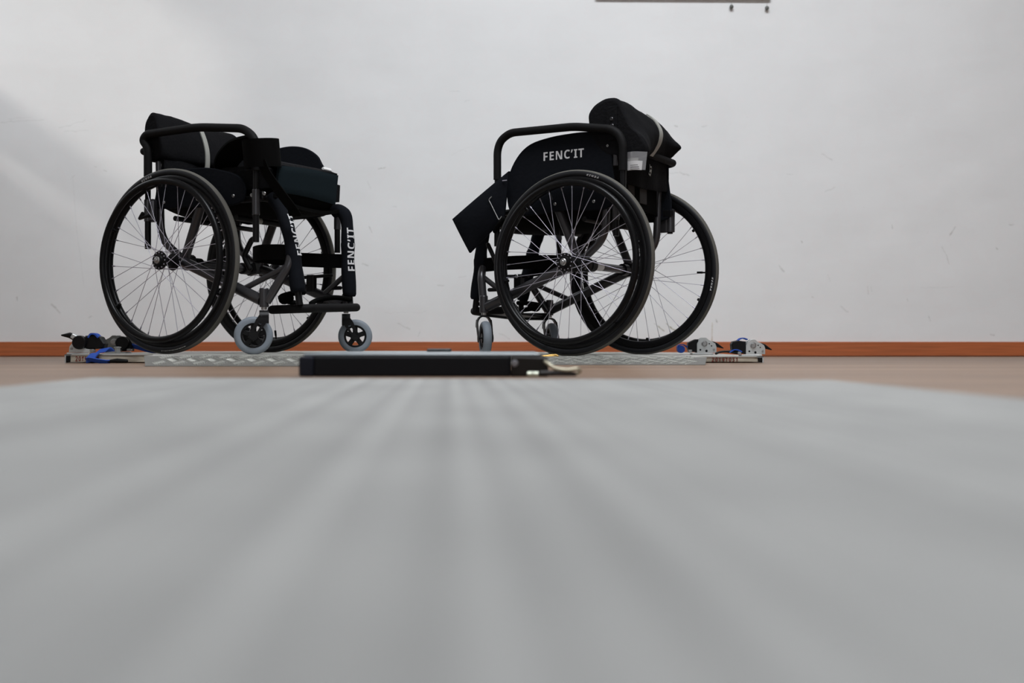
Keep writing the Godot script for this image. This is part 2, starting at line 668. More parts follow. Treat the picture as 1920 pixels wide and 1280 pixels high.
# the back wall's paint from x = -2.75 to 2.75 and y = 0 to 2.75: off-white, lightly mottled, with its scuffs and scratches
func wall_picture() -> ImageTexture:
	var w := 2048
	var h := 1024
	var im := Image.create(w, h, false, Image.FORMAT_RGB8)
	var f := FastNoiseLite.new()
	f.seed = 11
	f.frequency = 0.006
	f.fractal_octaves = 5
	var base := Color(0.905, 0.904, 0.904)
	im.fill(base)
	for y in range(0, h, 2):
		for x in range(0, w, 2):
			var k := 1.0 + f.get_noise_2d(x, y) * 0.016
			var c := Color(base.r * k, base.g * k, base.b * k)
			im.set_pixel(x, y, c)
			im.set_pixel(x + 1, y, c)
			im.set_pixel(x, y + 1, c)
			im.set_pixel(x + 1, y + 1, c)
	var rng := RandomNumberGenerator.new()
	rng.seed = 4
	var mark := func(x0: float, y0: float, x1: float, y1: float, width: float, alpha: float, c := Color(0.42, 0.41, 0.38)) -> void:
		var a := Vector2((wall_x(x0) + 2.75) / 5.5 * w, (2.75 - wall_y(y0)) / 2.75 * h)
		var b := Vector2((wall_x(x1) + 2.75) / 5.5 * w, (2.75 - wall_y(y1)) / 2.75 * h)
		var steps := int(a.distance_to(b) * 2) + 2
		for i in steps:
			var q := a.lerp(b, float(i) / (steps - 1)) + Vector2(0.0, f.get_noise_2d(i * 4.0, x0) * 3.0)
			var r := width * 0.85 * (0.5 + 0.5 * absf(f.get_noise_2d(i * 6.0, y0 + 50.0)) * 2.0)
			for yy in range(int(q.y - r - 1), int(q.y + r + 2)):
				for xx in range(int(q.x - r - 1), int(q.x + r + 2)):
					if xx < 0 or yy < 0 or xx >= w or yy >= h:
						continue
					var d := Vector2(xx, yy).distance_to(q)
					var k := clampf(r + 0.5 - d, 0.0, 1.0) * alpha * (0.12 + 0.42 * rng.randf())
					if k > 0:
						im.set_pixel(xx, yy, im.get_pixel(xx, yy).lerp(c, k))
	for s in [
			[136, 333, 143, 430, 0.5, 0.10], [143, 430, 150, 480, 0.5, 0.12], [150, 480, 157, 537, 0.5, 0.13], [0, 229, 82, 224, 0.7, 0.16], [15, 223, 60, 219, 0.6, 0.1],
			[110, 240, 160, 224, 1.0, 0.07], [120, 246, 165, 243, 1.0, 0.07], [31, 556, 32, 563, 0.9, 0.5], [95, 570, 112, 584, 2.2, 0.10], [165, 594, 172, 592, 1.0, 0.28],
			[194, 317, 199, 320, 0.8, 0.25], [176, 310, 181, 312, 0.8, 0.2], [132, 335, 140, 328, 0.8, 0.12], [709, 317, 722, 312, 0.9, 0.35], [691, 424, 697, 434, 0.9, 0.3],
			[678, 494, 690, 496, 0.8, 0.38], [820, 533, 832, 535, 1.4, 0.16], [858, 520, 874, 518, 0.6, 0.18], [745, 606, 768, 616, 1.6, 0.10], [783, 630, 787, 622, 0.7, 0.3],
			[688, 340, 695, 352, 1.4, 0.07], [736, 387, 743, 388, 0.6, 0.2], [935, 625, 955, 634, 1.4, 0.1], [720, 586, 800, 584, 0.6, 0.06],
			[1780, 442, 1791, 424, 1.8, 0.14], [1765, 462, 1774, 478, 0.8, 0.14], [1774, 478, 1779, 495, 0.8, 0.2], [1891, 420, 1901, 419, 0.9, 0.25], [1867, 463, 1870, 465, 1.0, 0.4],
			[1672, 422, 1673, 427, 0.8, 0.4], [1502, 450, 1504, 455, 0.8, 0.4], [1460, 498, 1470, 508, 1.8, 0.12], [1540, 288, 1560, 300, 1.8, 0.07], [1546, 360, 1565, 351, 1.6, 0.09],
			[1475, 326, 1487, 326, 0.6, 0.2], [1626, 536, 1628, 552, 0.7, 0.28], [1632, 536, 1634, 545, 0.7, 0.2], [1726, 539, 1791, 537, 0.6, 0.1], [1551, 515, 1556, 526, 0.8, 0.16],
			[1521, 555, 1525, 558, 0.8, 0.25], [1740, 592, 1744, 600, 1.0, 0.25], [1856, 625, 1864, 626, 1.2, 0.25], [1335, 605, 1334, 648, 1.1, 0.42, Color(0.55, 0.45, 0.3)], [1342, 598, 1344, 603, 1.6, 0.3],
			[1226, 606, 1234, 611, 0.7, 0.4, Color(0.5, 0.48, 0.36)], [1233, 611, 1245, 620, 1.3, 0.6, Color(0.36, 0.34, 0.22)], [1249, 606, 1258, 615, 1.1, 0.55, Color(0.45, 0.42, 0.3)], [1256, 613, 1269, 621, 1.8, 0.6, Color(0.45, 0.42, 0.3)],
			[1264, 236, 1270, 236, 1.0, 0.3], [1315, 236, 1326, 235, 0.8, 0.2], [1255, 325, 1275, 322, 1.0, 0.12], [1276, 324, 1292, 328, 1.4, 0.16], [1575, 575, 1590, 584, 1.8, 0.06],
			[330, 620, 346, 600, 0.7, 0.10], [1700, 560, 1702, 564, 0.7, 0.3], [870, 190, 880, 188, 0.8, 0.12], [846, 290, 880, 275, 0.5, 0.08], [843, 170, 862, 172, 1.0, 0.09], [905, 605, 910, 612, 1.5, 0.1]]:
		if s.size() > 6:
			mark.call(s[0], s[1], s[2], s[3], s[4], s[5], s[6])
		else:
			mark.call(s[0], s[1], s[2], s[3], s[4], s[5])
	for i in 90:  # faint specks
		var x := rng.randf_range(0, 1920)
		var y := rng.randf_range(180, 636)
		var l := rng.randf_range(1, 7)
		var g := rng.randf() * TAU
		mark.call(x, y, x + cos(g) * l, y + sin(g) * l * 0.6, rng.randf_range(0.35, 0.7), rng.randf_range(0.02, 0.07))
	return ImageTexture.create_from_image(im)


# two metres of pale wood-look floor with its grain along x
func floor_picture() -> ImageTexture:
	var n := 768
	var im := Image.create(n, n, false, Image.FORMAT_RGB8)
	var f := FastNoiseLite.new()
	f.seed = 6
	f.frequency = 0.02
	f.fractal_octaves = 4
	for y in n:
		var board := int(y / 73.0)
		for x in n:
			var g := f.get_noise_3d(x * 0.16, y * 2.2, board * 40.0) * 0.14 + f.get_noise_3d(x * 0.03, y * 0.5, 99.0) * 0.10
			var k := 1.0 + g + 0.05 * sin(board * 2.4)
			if y % 73 == 0:
				k *= 0.8
			im.set_pixel(x, y, Color(0.50 * k, 0.405 * k, 0.335 * k))
	return ImageTexture.create_from_image(im)


func baseboard_picture() -> ImageTexture:
	var im := Image.create(1024, 64, false, Image.FORMAT_RGB8)
	var f := FastNoiseLite.new()
	f.seed = 9
	f.frequency = 0.03
	for y in 64:
		for x in 1024:
			var k := 1.0 + f.get_noise_2d(x * 0.5, y * 3.0) * 0.13 + f.get_noise_2d(x * 0.06, 300.0) * 0.12
			im.set_pixel(x, y, Color(0.655 * k, 0.36 * k, 0.205 * k))
	return ImageTexture.create_from_image(im)


# the grey mat: narrow ribs run away from the camera (down the picture), with cloudy wear
func piste_picture() -> ImageTexture:
	var w := 1024
	var h := 512
	var im := Image.create(w, h, false, Image.FORMAT_RGB8)
	var f := FastNoiseLite.new()
	f.seed = 14
	f.frequency = 0.01
	f.fractal_octaves = 4
	for x in w:
		var u := x / float(w) * 1.25  # metres across
		var rib := sin(u * TAU / 0.031 + 2.0 * sin(u * 9.0)) * 0.035 * (0.6 + f.get_noise_2d(x * 2.0, 30.0)) + f.get_noise_2d(x * 4.0, 0.0) * 0.10
		for y in h:
			var k := 1.0 + rib + f.get_noise_2d(x * 0.7, y * 0.9 + 500.0) * 0.07
			im.set_pixel(x, y, Color(0.575 * k, 0.575 * k, 0.57 * k))
	return ImageTexture.create_from_image(im)


# ------------------------------------------------------------------ the room
func slab(s: Shape, a: Vector3, b: Vector3) -> void:
	s.box((b - a).abs(), 0.0, Transform3D(Basis(), (a + b) / 2))


func build_room() -> void:
	var left := -2.75
	var right := 5.2
	var back := -4.56
	var front := 4.8
	var top := 3.7
	var s := Shape.new()
	slab(s, Vector3(left - 0.3, -0.2, front + 0.3), Vector3(right + 0.3, -0.001, back - 0.3))
	s.face([Vector3(left, 0, back), Vector3(right, 0, back), Vector3(right, 0, front), Vector3(left, 0, front)], Vector3.UP, [Vector2(left, back), Vector2(right, back), Vector2(right, front), Vector2(left, front)])
	setting("floor", s, M.floor, "pale pinkish wood-look floor with fine grain")
	s = Shape.new()
	slab(s, Vector3(left - 0.3, top, front + 0.3), Vector3(right + 0.3, top + 0.2, back - 0.3))
	setting("ceiling", s, M.ceiling, "plain white ceiling")
	var glow := mat(Color(0.9, 0.9, 0.9), 0.6)
	glow.emission_enabled = true
	glow.emission = Color(0.965, 0.983, 1.0)
	glow.emission_energy_multiplier = 0.8
	for k in LIGHT_X.size():
		var o := thing("ceiling_light", ["wide flat ceiling light panel above the left wheelchair", "wide flat ceiling light panel above the right wheelchair"][k], "lamp", Vector3(LIGHT_X[k], top, -1.8), 0.0, "ceiling lights")
		s = Shape.new()
		s.box(Vector3(1.1, 0.02, 1.2), 0.0, Transform3D(Basis(), Vector3(0, -0.035, 0)))
		part("diffuser", s, glow, o)
		s = Shape.new()
		for sx in [-1, 1]:
			s.box(Vector3(0.03, 0.05, 1.26), 0.004, Transform3D(Basis(), Vector3(sx * 0.565, -0.025, 0)))
			s.box(Vector3(1.1, 0.05, 0.03), 0.004, Transform3D(Basis(), Vector3(0, -0.025, sx * 0.615)))
		part("frame", s, M.window_frame, o)
	s = Shape.new()
	# back wall: a thick slab with a painted face
	s = Shape.new()
	slab(s, Vector3(left - 0.3, 0, back - 0.3), Vector3(right + 0.3, top, back - 0.001))
	var uv := func(x: float, y: float) -> Vector2: return Vector2((x + 2.75) / 5.5, (2.75 - y) / 2.75)
	s.face([Vector3(left, 0, back), Vector3(right, 0, back), Vector3(right, top, back), Vector3(left, top, back)], Vector3.BACK, [uv.call(left, 0), uv.call(right, 0), uv.call(right, top), uv.call(left, top)])
	setting("wall_back", s, M.wall, "white plastered wall with grey scuffs and scratches")
	s = Shape.new()
	slab(s, Vector3(right, 0, front + 0.3), Vector3(right + 0.3, top, back))
	setting("wall_right", s, M.side_wall, "plain grey wall on the right")
	# left wall with a tall window and a narrow strip of glazing under its sill
	s = Shape.new()
	var sill := 1.5
	var thick := 0.12
	for q in [[0.0, 1.18, front, back], [1.31, sill, front, back], [2.6, top, front, back], [1.18, 2.6, front, -3.1], [1.18, 2.6, -4.46, back]]:
		slab(s, Vector3(left - thick, q[0], q[2]), Vector3(left, q[1], q[3]))
	setting("wall_left", s, M.side_wall, "grey wall on the left with a window")
	s = Shape.new()
	for y in [sill + 0.02, 2.58]:
		slab(s, Vector3(left - 0.09, y - 0.02, -3.1), Vector3(left - 0.03, y + 0.02, -4.46))
	for z in [-4.44, -3.12]:
		slab(s, Vector3(left - 0.09, sill, z - 0.02), Vector3(left - 0.03, 2.6, z + 0.02))
	setting("window_1", s, M.window_frame, "tall window in the left wall")
	# wall behind the camera, with wide windows
	s = Shape.new()
	slab(s, Vector3(left, 0, front), Vector3(right, 1.0, front + 0.3))
	slab(s, Vector3(left, 3.4, front), Vector3(right, top, front + 0.3))
	slab(s, Vector3(left, 1.0, front), Vector3(-2.0, 3.4, front + 0.3))
	slab(s, Vector3(3.6, 1.0, front), Vector3(right, 3.4, front + 0.3))
	setting("wall_front", s, M.plain_wall, "white wall behind the viewer with wide windows")
	s = Shape.new()
	for y in [1.02, 3.38]:
		slab(s, Vector3(-2.0, y - 0.02, front + 0.12), Vector3(3.6, y + 0.02, front + 0.18))
	for x in [-1.98, -0.1, 1.7, 3.58]:
		slab(s, Vector3(x - 0.02, 1.0, front + 0.12), Vector3(x + 0.02, 3.4, front + 0.18))
	setting("window_2", s, M.window_frame, "wide window behind the viewer")
	# baseboard: two lengths
	for k in 2:
		var x0: float = [left, 2.95][k]
		var x1: float = [2.948, right][k]
		s = Shape.new()
		s.box(Vector3(x1 - x0, 0.065, 0.014), 0.002, Transform3D(Basis(), Vector3((x0 + x1) / 2, 0.0345, back + 0.007)))
		setting("baseboard_back" if k == 0 else "baseboard_back_001", s, M.base, "reddish brown wooden baseboard along the white wall")
	# notice board whose lower edge just reaches into view, with two pegs under it
	s = Shape.new()
	s.box(Vector3(0.80, 0.6, 0.018), 0.004, Transform3D(Basis(Vector3.BACK, -0.006), Vector3(0.783, 1.932, back + 0.012)))
	single("notice_board", s, M.plain_wall, "grey edge of a board hung high on the white wall", "board")
	var spots := [[1370.5, 14.0, "small round grey peg under the board, the left of two", 3.0], [1437.0, 16.5, "small round grey peg under the board corner, the right of two", 8.0]]
	for q in spots:
		var o := thing("wall_peg", q[2], "peg", Vector3(wall_x(q[0]), wall_y(q[1]), back), 0.0, "pegs under the board")
		s = Shape.new()
		s.lathe([Vector2(0.0045, 0.0), Vector2(0.0045, 0.006), Vector2(0.0085, 0.008), Vector2(0.0095, 0.013), Vector2(0.0075, 0.018), Vector2(0.0, 0.020)], Transform3D(Basis(Vector3.RIGHT, PI / 2), Vector3.ZERO), 20, true)
		part("knob", s, mat(Color(0.40, 0.41, 0.40), 0.6), o)
		s = Shape.new()
		s.tube([Vector3(0, 0.004, 0.006), Vector3(0.001, 0.014, 0.004), Vector3(0.003, 0.024, 0.003)], 0.0008, 6)
		part("cord", s, M.stripe, o)


# ------------------------------------------------------------------ things on the floor
func bars(parent: Node, cells: Array) -> void:  # raised bars of a five-bar tread plate, one transform each
	var s := Shape.new()
	s.skin([[Vector3(-0.0165, 0, 0.0006), Vector3(-0.0165, 0.0004, 0), Vector3(-0.0165, 0, -0.0006)], [Vector3(-0.012, 0, 0.0029), Vector3(-0.012, 0.0014, 0), Vector3(-0.012, 0, -0.0029)], [Vector3(0.012, 0, 0.0029), Vector3(0.012, 0.0014, 0), Vector3(0.012, 0, -0.0029)], [Vector3(0.0165, 0, 0.0006), Vector3(0.0165, 0.0004, 0), Vector3(0.0165, 0, -0.0006)]])
	var mm := MultiMesh.new()
	mm.transform_format = MultiMesh.TRANSFORM_3D
	mm.mesh = s.mesh()
	mm.instance_count = cells.size()
	for i in cells.size():
		mm.set_instance_transform(i, cells[i])
	var o := MultiMeshInstance3D.new()
	o.multimesh = mm
	o.material_override = M.alu_bar
	o.name = "tread_bars"
	o.set_meta("kind", "stuff")
	parent.add_child(o, true)


func tread(frame: Transform3D, u0: float, u1: float, v0: float, v1: float) -> Array:  # frame: x along, y up from the plate, z towards the back
	var out := []
	var side := 0.0385
	for i in range(-70, 70):
		for j in range(-70, 70):
			var c := Vector2(i, j) * side
			c = c.rotated(PI / 4)
			if c.x < u0 + 0.004 or c.x > u1 - 0.004 or c.y < v0 + 0.002 or c.y > v1 - 0.002:
				continue
			var g := PI / 4 if (i + j) % 2 == 0 else -PI / 4
			for k in 5:
				var off := Vector2(0, (k - 2) * 0.0066).rotated(g)
				var q := c + off
				if q.x < u0 or q.x > u1 or q.y < v0 or q.y > v1:
					continue
				out.append(frame * Transform3D(Basis(Vector3.UP, g), Vector3(q.x, 0, q.y)))
	return out


# x0..x1 main plate, tongue end xt; heights in metres; depths measured from the camera
func platform(label: String, x0: float, x1: float, xt: float, high: float, d_low: float, d_top: float, d_back: float, d_tongue: float) -> Node3D:
	var o := thing("wheelchair_platform", label, "platform", Vector3((x0 + x1) / 2, 0, -d_top), 0.0, "platforms under the wheelchairs")
	var cx := (x0 + x1) / 2
	var a := x0 - cx
	var b := x1 - cx
	var e := xt - cx
	var sg := signf(e)
	var s := Shape.new()
	# top sheet, reaching out over the tongue
	var near_edge := a - 0.037 if sg < 0 else b + 0.028
	var far_edge := b if sg < 0 else a
	var corner := near_edge + sg * 0.10
	var outline := [Vector2(far_edge, 0), Vector2(near_edge, 0), Vector2(near_edge - 0.02, 0.12), Vector2(corner, d_tongue - d_top), Vector2(e, d_tongue - d_top), Vector2(e, d_back - d_top), Vector2(far_edge, d_back - d_top)]
	if sg > 0:
		outline = [Vector2(far_edge, 0), Vector2(near_edge, 0), Vector2(near_edge + 0.004, d_tongue - d_top), Vector2(e, d_tongue - d_top), Vector2(e, d_back - d_top), Vector2(far_edge, d_back - d_top)]
	s.prism(outline, 0.0, 0.003, 0.0, Transform3D(Basis(Vector3.RIGHT, -PI / 2), Vector3(0, high - 0.003, 0)))
	part("top_sheet", s, M.alu, o)
	# ramp of folded tread plate
	s = Shape.new()
	var run := d_top - d_low
	var rise := high - 0.002
	var a1 := a - (0.037 if sg < 0 else 0.0)  # the fold's end runs outward towards the back
	var b1 := b + (0.028 if sg > 0 else 0.0)
	for q in [[Vector3(a1, high, 0), Vector3(b1, high, 0), Vector3(b, 0.002, run), Vector3(a, 0.002, run), Vector3.UP], [Vector3(a, 0.002, run), Vector3(b, 0.002, run), Vector3(b, 0, run), Vector3(a, 0, run), Vector3.BACK],
			[Vector3(a1, high - 0.004, 0), Vector3(b1, high - 0.004, 0), Vector3(b, 0, run - 0.006), Vector3(a, 0, run - 0.006), Vector3.DOWN], [Vector3(a1, high, 0), Vector3(a, 0.002, run), Vector3(a, 0, run), Vector3(a1, high - 0.004, 0), Vector3.LEFT],
			[Vector3(b1, high, 0), Vector3(b, 0.002, run), Vector3(b, 0, run), Vector3(b1, high - 0.004, 0), Vector3.RIGHT]]:
		s.face([q[0], q[1], q[2], q[3]], q[4])
	part("ramp", s, M.alu_dark, o)
	var slope := atan2(rise, run)
	var fr := Transform3D(Basis(Vector3.RIGHT, slope), Vector3(0, 0.0022, run)) * Transform3D(Basis(Vector3.UP, 0.0), Vector3.ZERO)
	var long := Vector2(run, rise).length()
	var cells := []
	for t in tread(Transform3D(), a, b, 0.0, long):
		cells.append(fr * Transform3D(t.basis, Vector3(t.origin.x, 0, -t.origin.z)))
	for t in tread(Transform3D(), a, b, 0.03, d_back - d_top - 0.02):
		cells.append(Transform3D(t.basis, Vector3(t.origin.x, high, -t.origin.z)))
	bars(o, cells)
	# planks under the sheet
	var y0 := 0.003
	var y1 := high - 0.003
	s = Shape.new()
	s.box(Vector3(absf(e - near_edge) - 0.012, y1 - y0, 0.10), 0.001, Transform3D(Basis(), Vector3((e + near_edge) / 2 - sg * 0.006, (y0 + y1) / 2, -(d_tongue - d_top) - 0.052)))
	part("plank", s, M.plank, o, "weathered plank edge with a date written on it")
	s = Shape.new()
	s.box(Vector3(b - a - 0.02, y1 - y0, d_back - d_top - 0.06), 0.0, Transform3D(Basis(), Vector3(0, (y0 + y1) / 2, -(d_back - d_top) / 2 - 0.02)))
	part("plank", s, M.plank, o)
	# channel that closes the tongue's end
	s = Shape.new()
	s.prism([Vector2(0, 0.001), Vector2(0.004, 0.001), Vector2(0.004, high - 0.004), Vector2(0.022, high - 0.004), Vector2(0.022, high - 0.0005), Vector2(0, high - 0.0005)], 0, 0.5, 0.0, Transform3D(Basis(Vector3.UP, PI if sg > 0 else 0.0), Vector3(e, 0, -(d_tongue - d_top) if sg > 0 else -(d_tongue - d_top) - 0.5)))
	part("end_channel", s, M.zinc, o)
	s = Shape.new()
	s.box(Vector3(0.012, y1 - y0 - 0.002, 0.02), 0.001, Transform3D(Basis(), Vector3(e - sg * 0.012, (y0 + y1) / 2, -(d_tongue - d_top) - 0.008)))
	part("bracket", s, M.black, o)
	return o


func strokes(parent: Node, digits: String, origin: Vector3, height: float, step: float) -> void:  # date written by hand
	var glyph := {
		"0": [[0.5, 1.0], [0.15, 0.75], [0.1, 0.3], [0.4, 0.0], [0.75, 0.3], [0.75, 0.75], [0.5, 1.0]], "1": [[0.2, 0.65], [0.55, 1.0], [0.45, 0.0]],
		"2": [[0.1, 0.75], [0.4, 1.0], [0.75, 0.75], [0.45, 0.35], [0.05, 0.0], [0.8, 0.05]], "4": [[0.45, 1.0], [0.1, 0.4], [0.8, 0.45], [0.65, 0.75], [0.6, 0.0]],
		"3": [[0.1, 0.95], [0.7, 0.9], [0.35, 0.55], [0.75, 0.35], [0.4, 0.0], [0.05, 0.1]]}
	var s := Shape.new()
	for i in digits.length():
		var p := []
		for q in glyph[digits[i]]:
			p.append(origin + Vector3((i + q[0] * 0.8) * step, q[1] * height, 0))
		s.tube(flow(p, 4), 0.0011, 6)
	part("handwriting", s, M.red_ink, parent, "red handwritten date")


func build_floor_things() -> void:
	# grey mat
	var s := Shape.new()
	var pts := [Vector3(-0.732, 0, -1.741), Vector3(0.52, 0, -1.63), Vector3(0.70, 0, 1.2), Vector3(-0.545, 0, 1.2)]
	var top := []
	for p in pts:
		top.append(p + Vector3(0, 0.004, 0))
	s.face(top, Vector3.UP, [Vector2(0, 0), Vector2(1, 0), Vector2(1, 2.3), Vector2(0, 2.3)])
	s.face(pts, Vector3.DOWN)
	for i in 4:
		var a: Vector3 = pts[i]
		var b: Vector3 = pts[(i + 1) % 4]
		s.face([a, b, top[(i + 1) % 4], top[i]], (a + b) / 2 - Vector3(0, 0, -0.2), [Vector2(0, 0), Vector2(1, 0), Vector2(1, 0.01), Vector2(0, 0.01)])
	single("fencing_mat", s, M.mat_grey, "long light grey mat filling the floor in the foreground", "mat")
	# platforms
	var left := platform("metal tread plate platform under the left wheelchair, with blue straps at its end", -0.987, -0.33, -1.402, EYE - 0.0383, 2.68, 2.77, 4.15, 3.12)
	var right := platform("metal tread plate platform under the right wheelchair, with dated plank end", -0.16, 0.549, 0.796, EYE - 0.0449, 2.83, 2.95, 4.35, 3.15)
	strokes(left, "20141031", Vector3(-1.367, 0.0065, -3.119) - left.position, 0.0145, 0.0096)
	strokes(right, "20141031", Vector3(0.632, 0.0042, -3.149) - right.position, 0.0125, 0.0108)
	# tie-down ratchets
	ratchet("silver tie-down ratchet with blue strap roll, beside the right wheelchair's rear wheel", Vector3(0.665, EYE - 0.0449, -3.6), 1.0, 0)
	ratchet("silver tie-down ratchet with blue strap on top, nearest the right platform's end", Vector3(0.755, EYE - 0.0449, -3.23), 1.0, 1, 0.88)
	ratchet("black and silver tie-down ratchet standing at the left platform's outer end", Vector3(-1.353, EYE - 0.0383, -3.17), -1.0, 2, 0.95)
	ratchet("grey and black tie-down ratchet half hidden by the left wheelchair's wheel", Vector3(-1.345, EYE - 0.0383, -3.45), -1.0, 3)
	# blue strap falling over the left platform's front edge
	var o := thing("blue_strap", "blue strap hanging over the left platform's edge onto the floor", "strap", Vector3(-1.30, 0, -3.10))
	s = Shape.new()
	s.ribbon(flow([Vector3(0.014, 0.036, -0.085), Vector3(0.012, 0.046, -0.06), Vector3(0.006, 0.034, -0.03), Vector3(-0.002, 0.030, -0.012), Vector3(-0.008, 0.018, 0.004), Vector3(-0.006, 0.004, 0.012)], 6), Vector3(1, 0.15, 0.1), 0.030, 0.003)
	part("strap_loop", s, M.blue, o)
	s = Shape.new()
	s.ribbon(flow([Vector3(-0.020, 0.010, 0.008), Vector3(-0.004, 0.012, 0.018), Vector3(0.018, 0.008, 0.020), Vector3(0.044, 0.004, 0.018), Vector3(0.055, 0.004, 0.016)], 6), Vector3(0, 0.8, 0.6), 0.016, 0.003)
	part("strap_tail", s, M.blue, o)
	s = Shape.new()
	s.tube([Vector3(0.048, 0.006, 0.016), Vector3(0.075, 0.008, 0.012), Vector3(0.102, 0.007, 0.008)], [0.0045, 0.0075, 0.006], 10, true)
	part("strap_end", s, M.black, o, "black strap end")
	# white stop pin on the left platform
	s = Shape.new()
	s.lathe([Vector2(0.0, 0.0), Vector2(0.0085, 0.0), Vector2(0.0085, 0.018), Vector2(0.0115, 0.019), Vector2(0.0115, 0.022), Vector2(0.0, 0.023)], Transform3D(), 20)
	single("metal_pin", s, M.zinc, "short bright metal pin standing on the left platform between the two ratchets", "pin", Vector3(-1.315, EYE - 0.0383, -3.32))
	# brass wire clips on the right platform
	o = thing("wire_clip", "small brass wire clip lying by the right wheelchair's near rear wheel", "clip", Vector3(0.098, EYE - 0.0449, -2.98))
	s = Shape.new()
	s.tube(flow([Vector3(-0.035, 0.002, 0.0), Vector3(-0.02, 0.008, 0.004), Vector3(-0.012, 0.003, 0.012), Vector3(0.01, 0.003, 0.014), Vector3(0.03, 0.004, 0.01), Vector3(0.042, 0.002, 0.0), Vector3(0.03, 0.007, -0.006), Vector3(0.0, 0.004, -0.004), Vector3(-0.02, 0.003, 0.002)], 5), 0.0018, 8)
	part("wire", s, M.brass, o)
	o = thing("wire_clip", "small pale wire clip on the platform left of the right wheelchair's front caster", "clip", Vector3(-0.03, EYE - 0.0449, -3.25))
	s = Shape.new()
	s.tube(flow([Vector3(-0.03, 0.002, 0.0), Vector3(-0.01, 0.009, 0.003), Vector3(0.008, 0.004, 0.008), Vector3(0.03, 0.003, 0.004), Vector3(0.045, 0.002, 0.0)], 5), 0.0018, 8)
	part("wire", s, M.brass, o)
	build_case()


func build_case() -> void:
	# low black box on the floor just beyond the mat
	var o := thing("equipment_case", "low flat black case with a grey lid on the floor beyond the mat", "case", Vector3(-0.17, 0, -1.90))
	var s := Shape.new()
	s.box(Vector3(0.375, 0.037, 0.44), 0.002, Transform3D(Basis(), Vector3(-0.0205, 0.0195, -0.22)))
	part("body", s, soft(Color(0.095, 0.10, 0.115), 0.6, 0.25), o)
	s = Shape.new()
	s.box(Vector3(0.028, 0.0385, 0.45), 0.003, Transform3D(Basis(), Vector3(-0.223, 0.0195, -0.224)))
	part("end_cap", s, soft(Color(0.13, 0.14, 0.18), 0.55, 0.25), o)
	s = Shape.new()
	s.prism([Vector2(0.168, 0.001), Vector2(0.236, 0.001), Vector2(0.240, 0.012), Vector2(0.238, 0.036), Vector2(0.168, 0.0385)], -0.44, 0.003, 0.002)
	part("end_cap", s, soft(Color(0.15, 0.14, 0.135), 0.5, 0.25), o)
	s = Shape.new()
	s.lathe([Vector2(0.0, 0.004), Vector2(0.005, 0.004), Vector2(0.0065, 0.0), Vector2(0.0065, -0.004)], Transform3D(Basis(Vector3.RIGHT, PI / 2), Vector3(0.175, 0.0255, 0.003)), 20)
	part("socket", s, mat(Color(0.50, 0.50, 0.52), 0.4), o)
	s = Shape.new()
	s.box(Vector3(0.455, 0.0055, 0.43), 0.002, Transform3D(Basis(), Vector3(-0.003, 0.0415, -0.226)))
	part("lid", s, mat(Color(0.50, 0.53, 0.55), 0.35), o)
	s = Shape.new()
	s.box(Vector3(0.055, 0.007, 0.03), 0.002, Transform3D(Basis(), Vector3(0.005, 0.0475, -0.36)))
	part("latch", s, mat(Color(0.10, 0.12, 0.13), 0.5), o)
	# metal hook and plug lying at the case's right end
	o = thing("cable_hook", "pale bent metal hook lying on the floor at the black case's right end", "hook", Vector3(0.075, 0, -1.87))
	s = Shape.new()
	s.tube(flow([Vector3(-0.012, 0.029, -0.01), Vector3(-0.004, 0.023, 0.0), Vector3(0.008, 0.016, 0.004), Vector3(0.030, 0.0135, 0.006), Vector3(0.047, 0.016, 0.004), Vector3(0.053, 0.011, 0.0), Vector3(0.046, 0.006, -0.002)], 6), 0.0032, 10, true)
	part("wire", s, mat(Color(0.70, 0.68, 0.60), 0.35, 0.5), o)
	s = Shape.new()
	s.tube([Vector3(-0.02, 0.007, 0.0), Vector3(0.015, 0.008, 0.003), Vector3(0.042, 0.006, 0.002)], [0.005, 0.006, 0.004], 10, true)
	part("grip", s, mat(Color(0.12, 0.10, 0.10), 0.6), o)
	o = thing("metal_plug", "shiny pale plug on the floor under the black case's right corner", "plug", Vector3(0.039, 0, -1.868))
	s = Shape.new()
	s.lathe([Vector2(0.0, -0.011), Vector2(0.0048, -0.010), Vector2(0.0055, -0.002), Vector2(0.0040, 0.0), Vector2(0.0055, 0.002), Vector2(0.0048, 0.010), Vector2(0.0, 0.011)], Transform3D(Basis(Vector3.BACK, PI / 2), Vector3(0, 0.0056, 0)), 16)
	part("barrel", s, mat(Color(0.80, 0.82, 0.76), 0.2, 0.4), o)


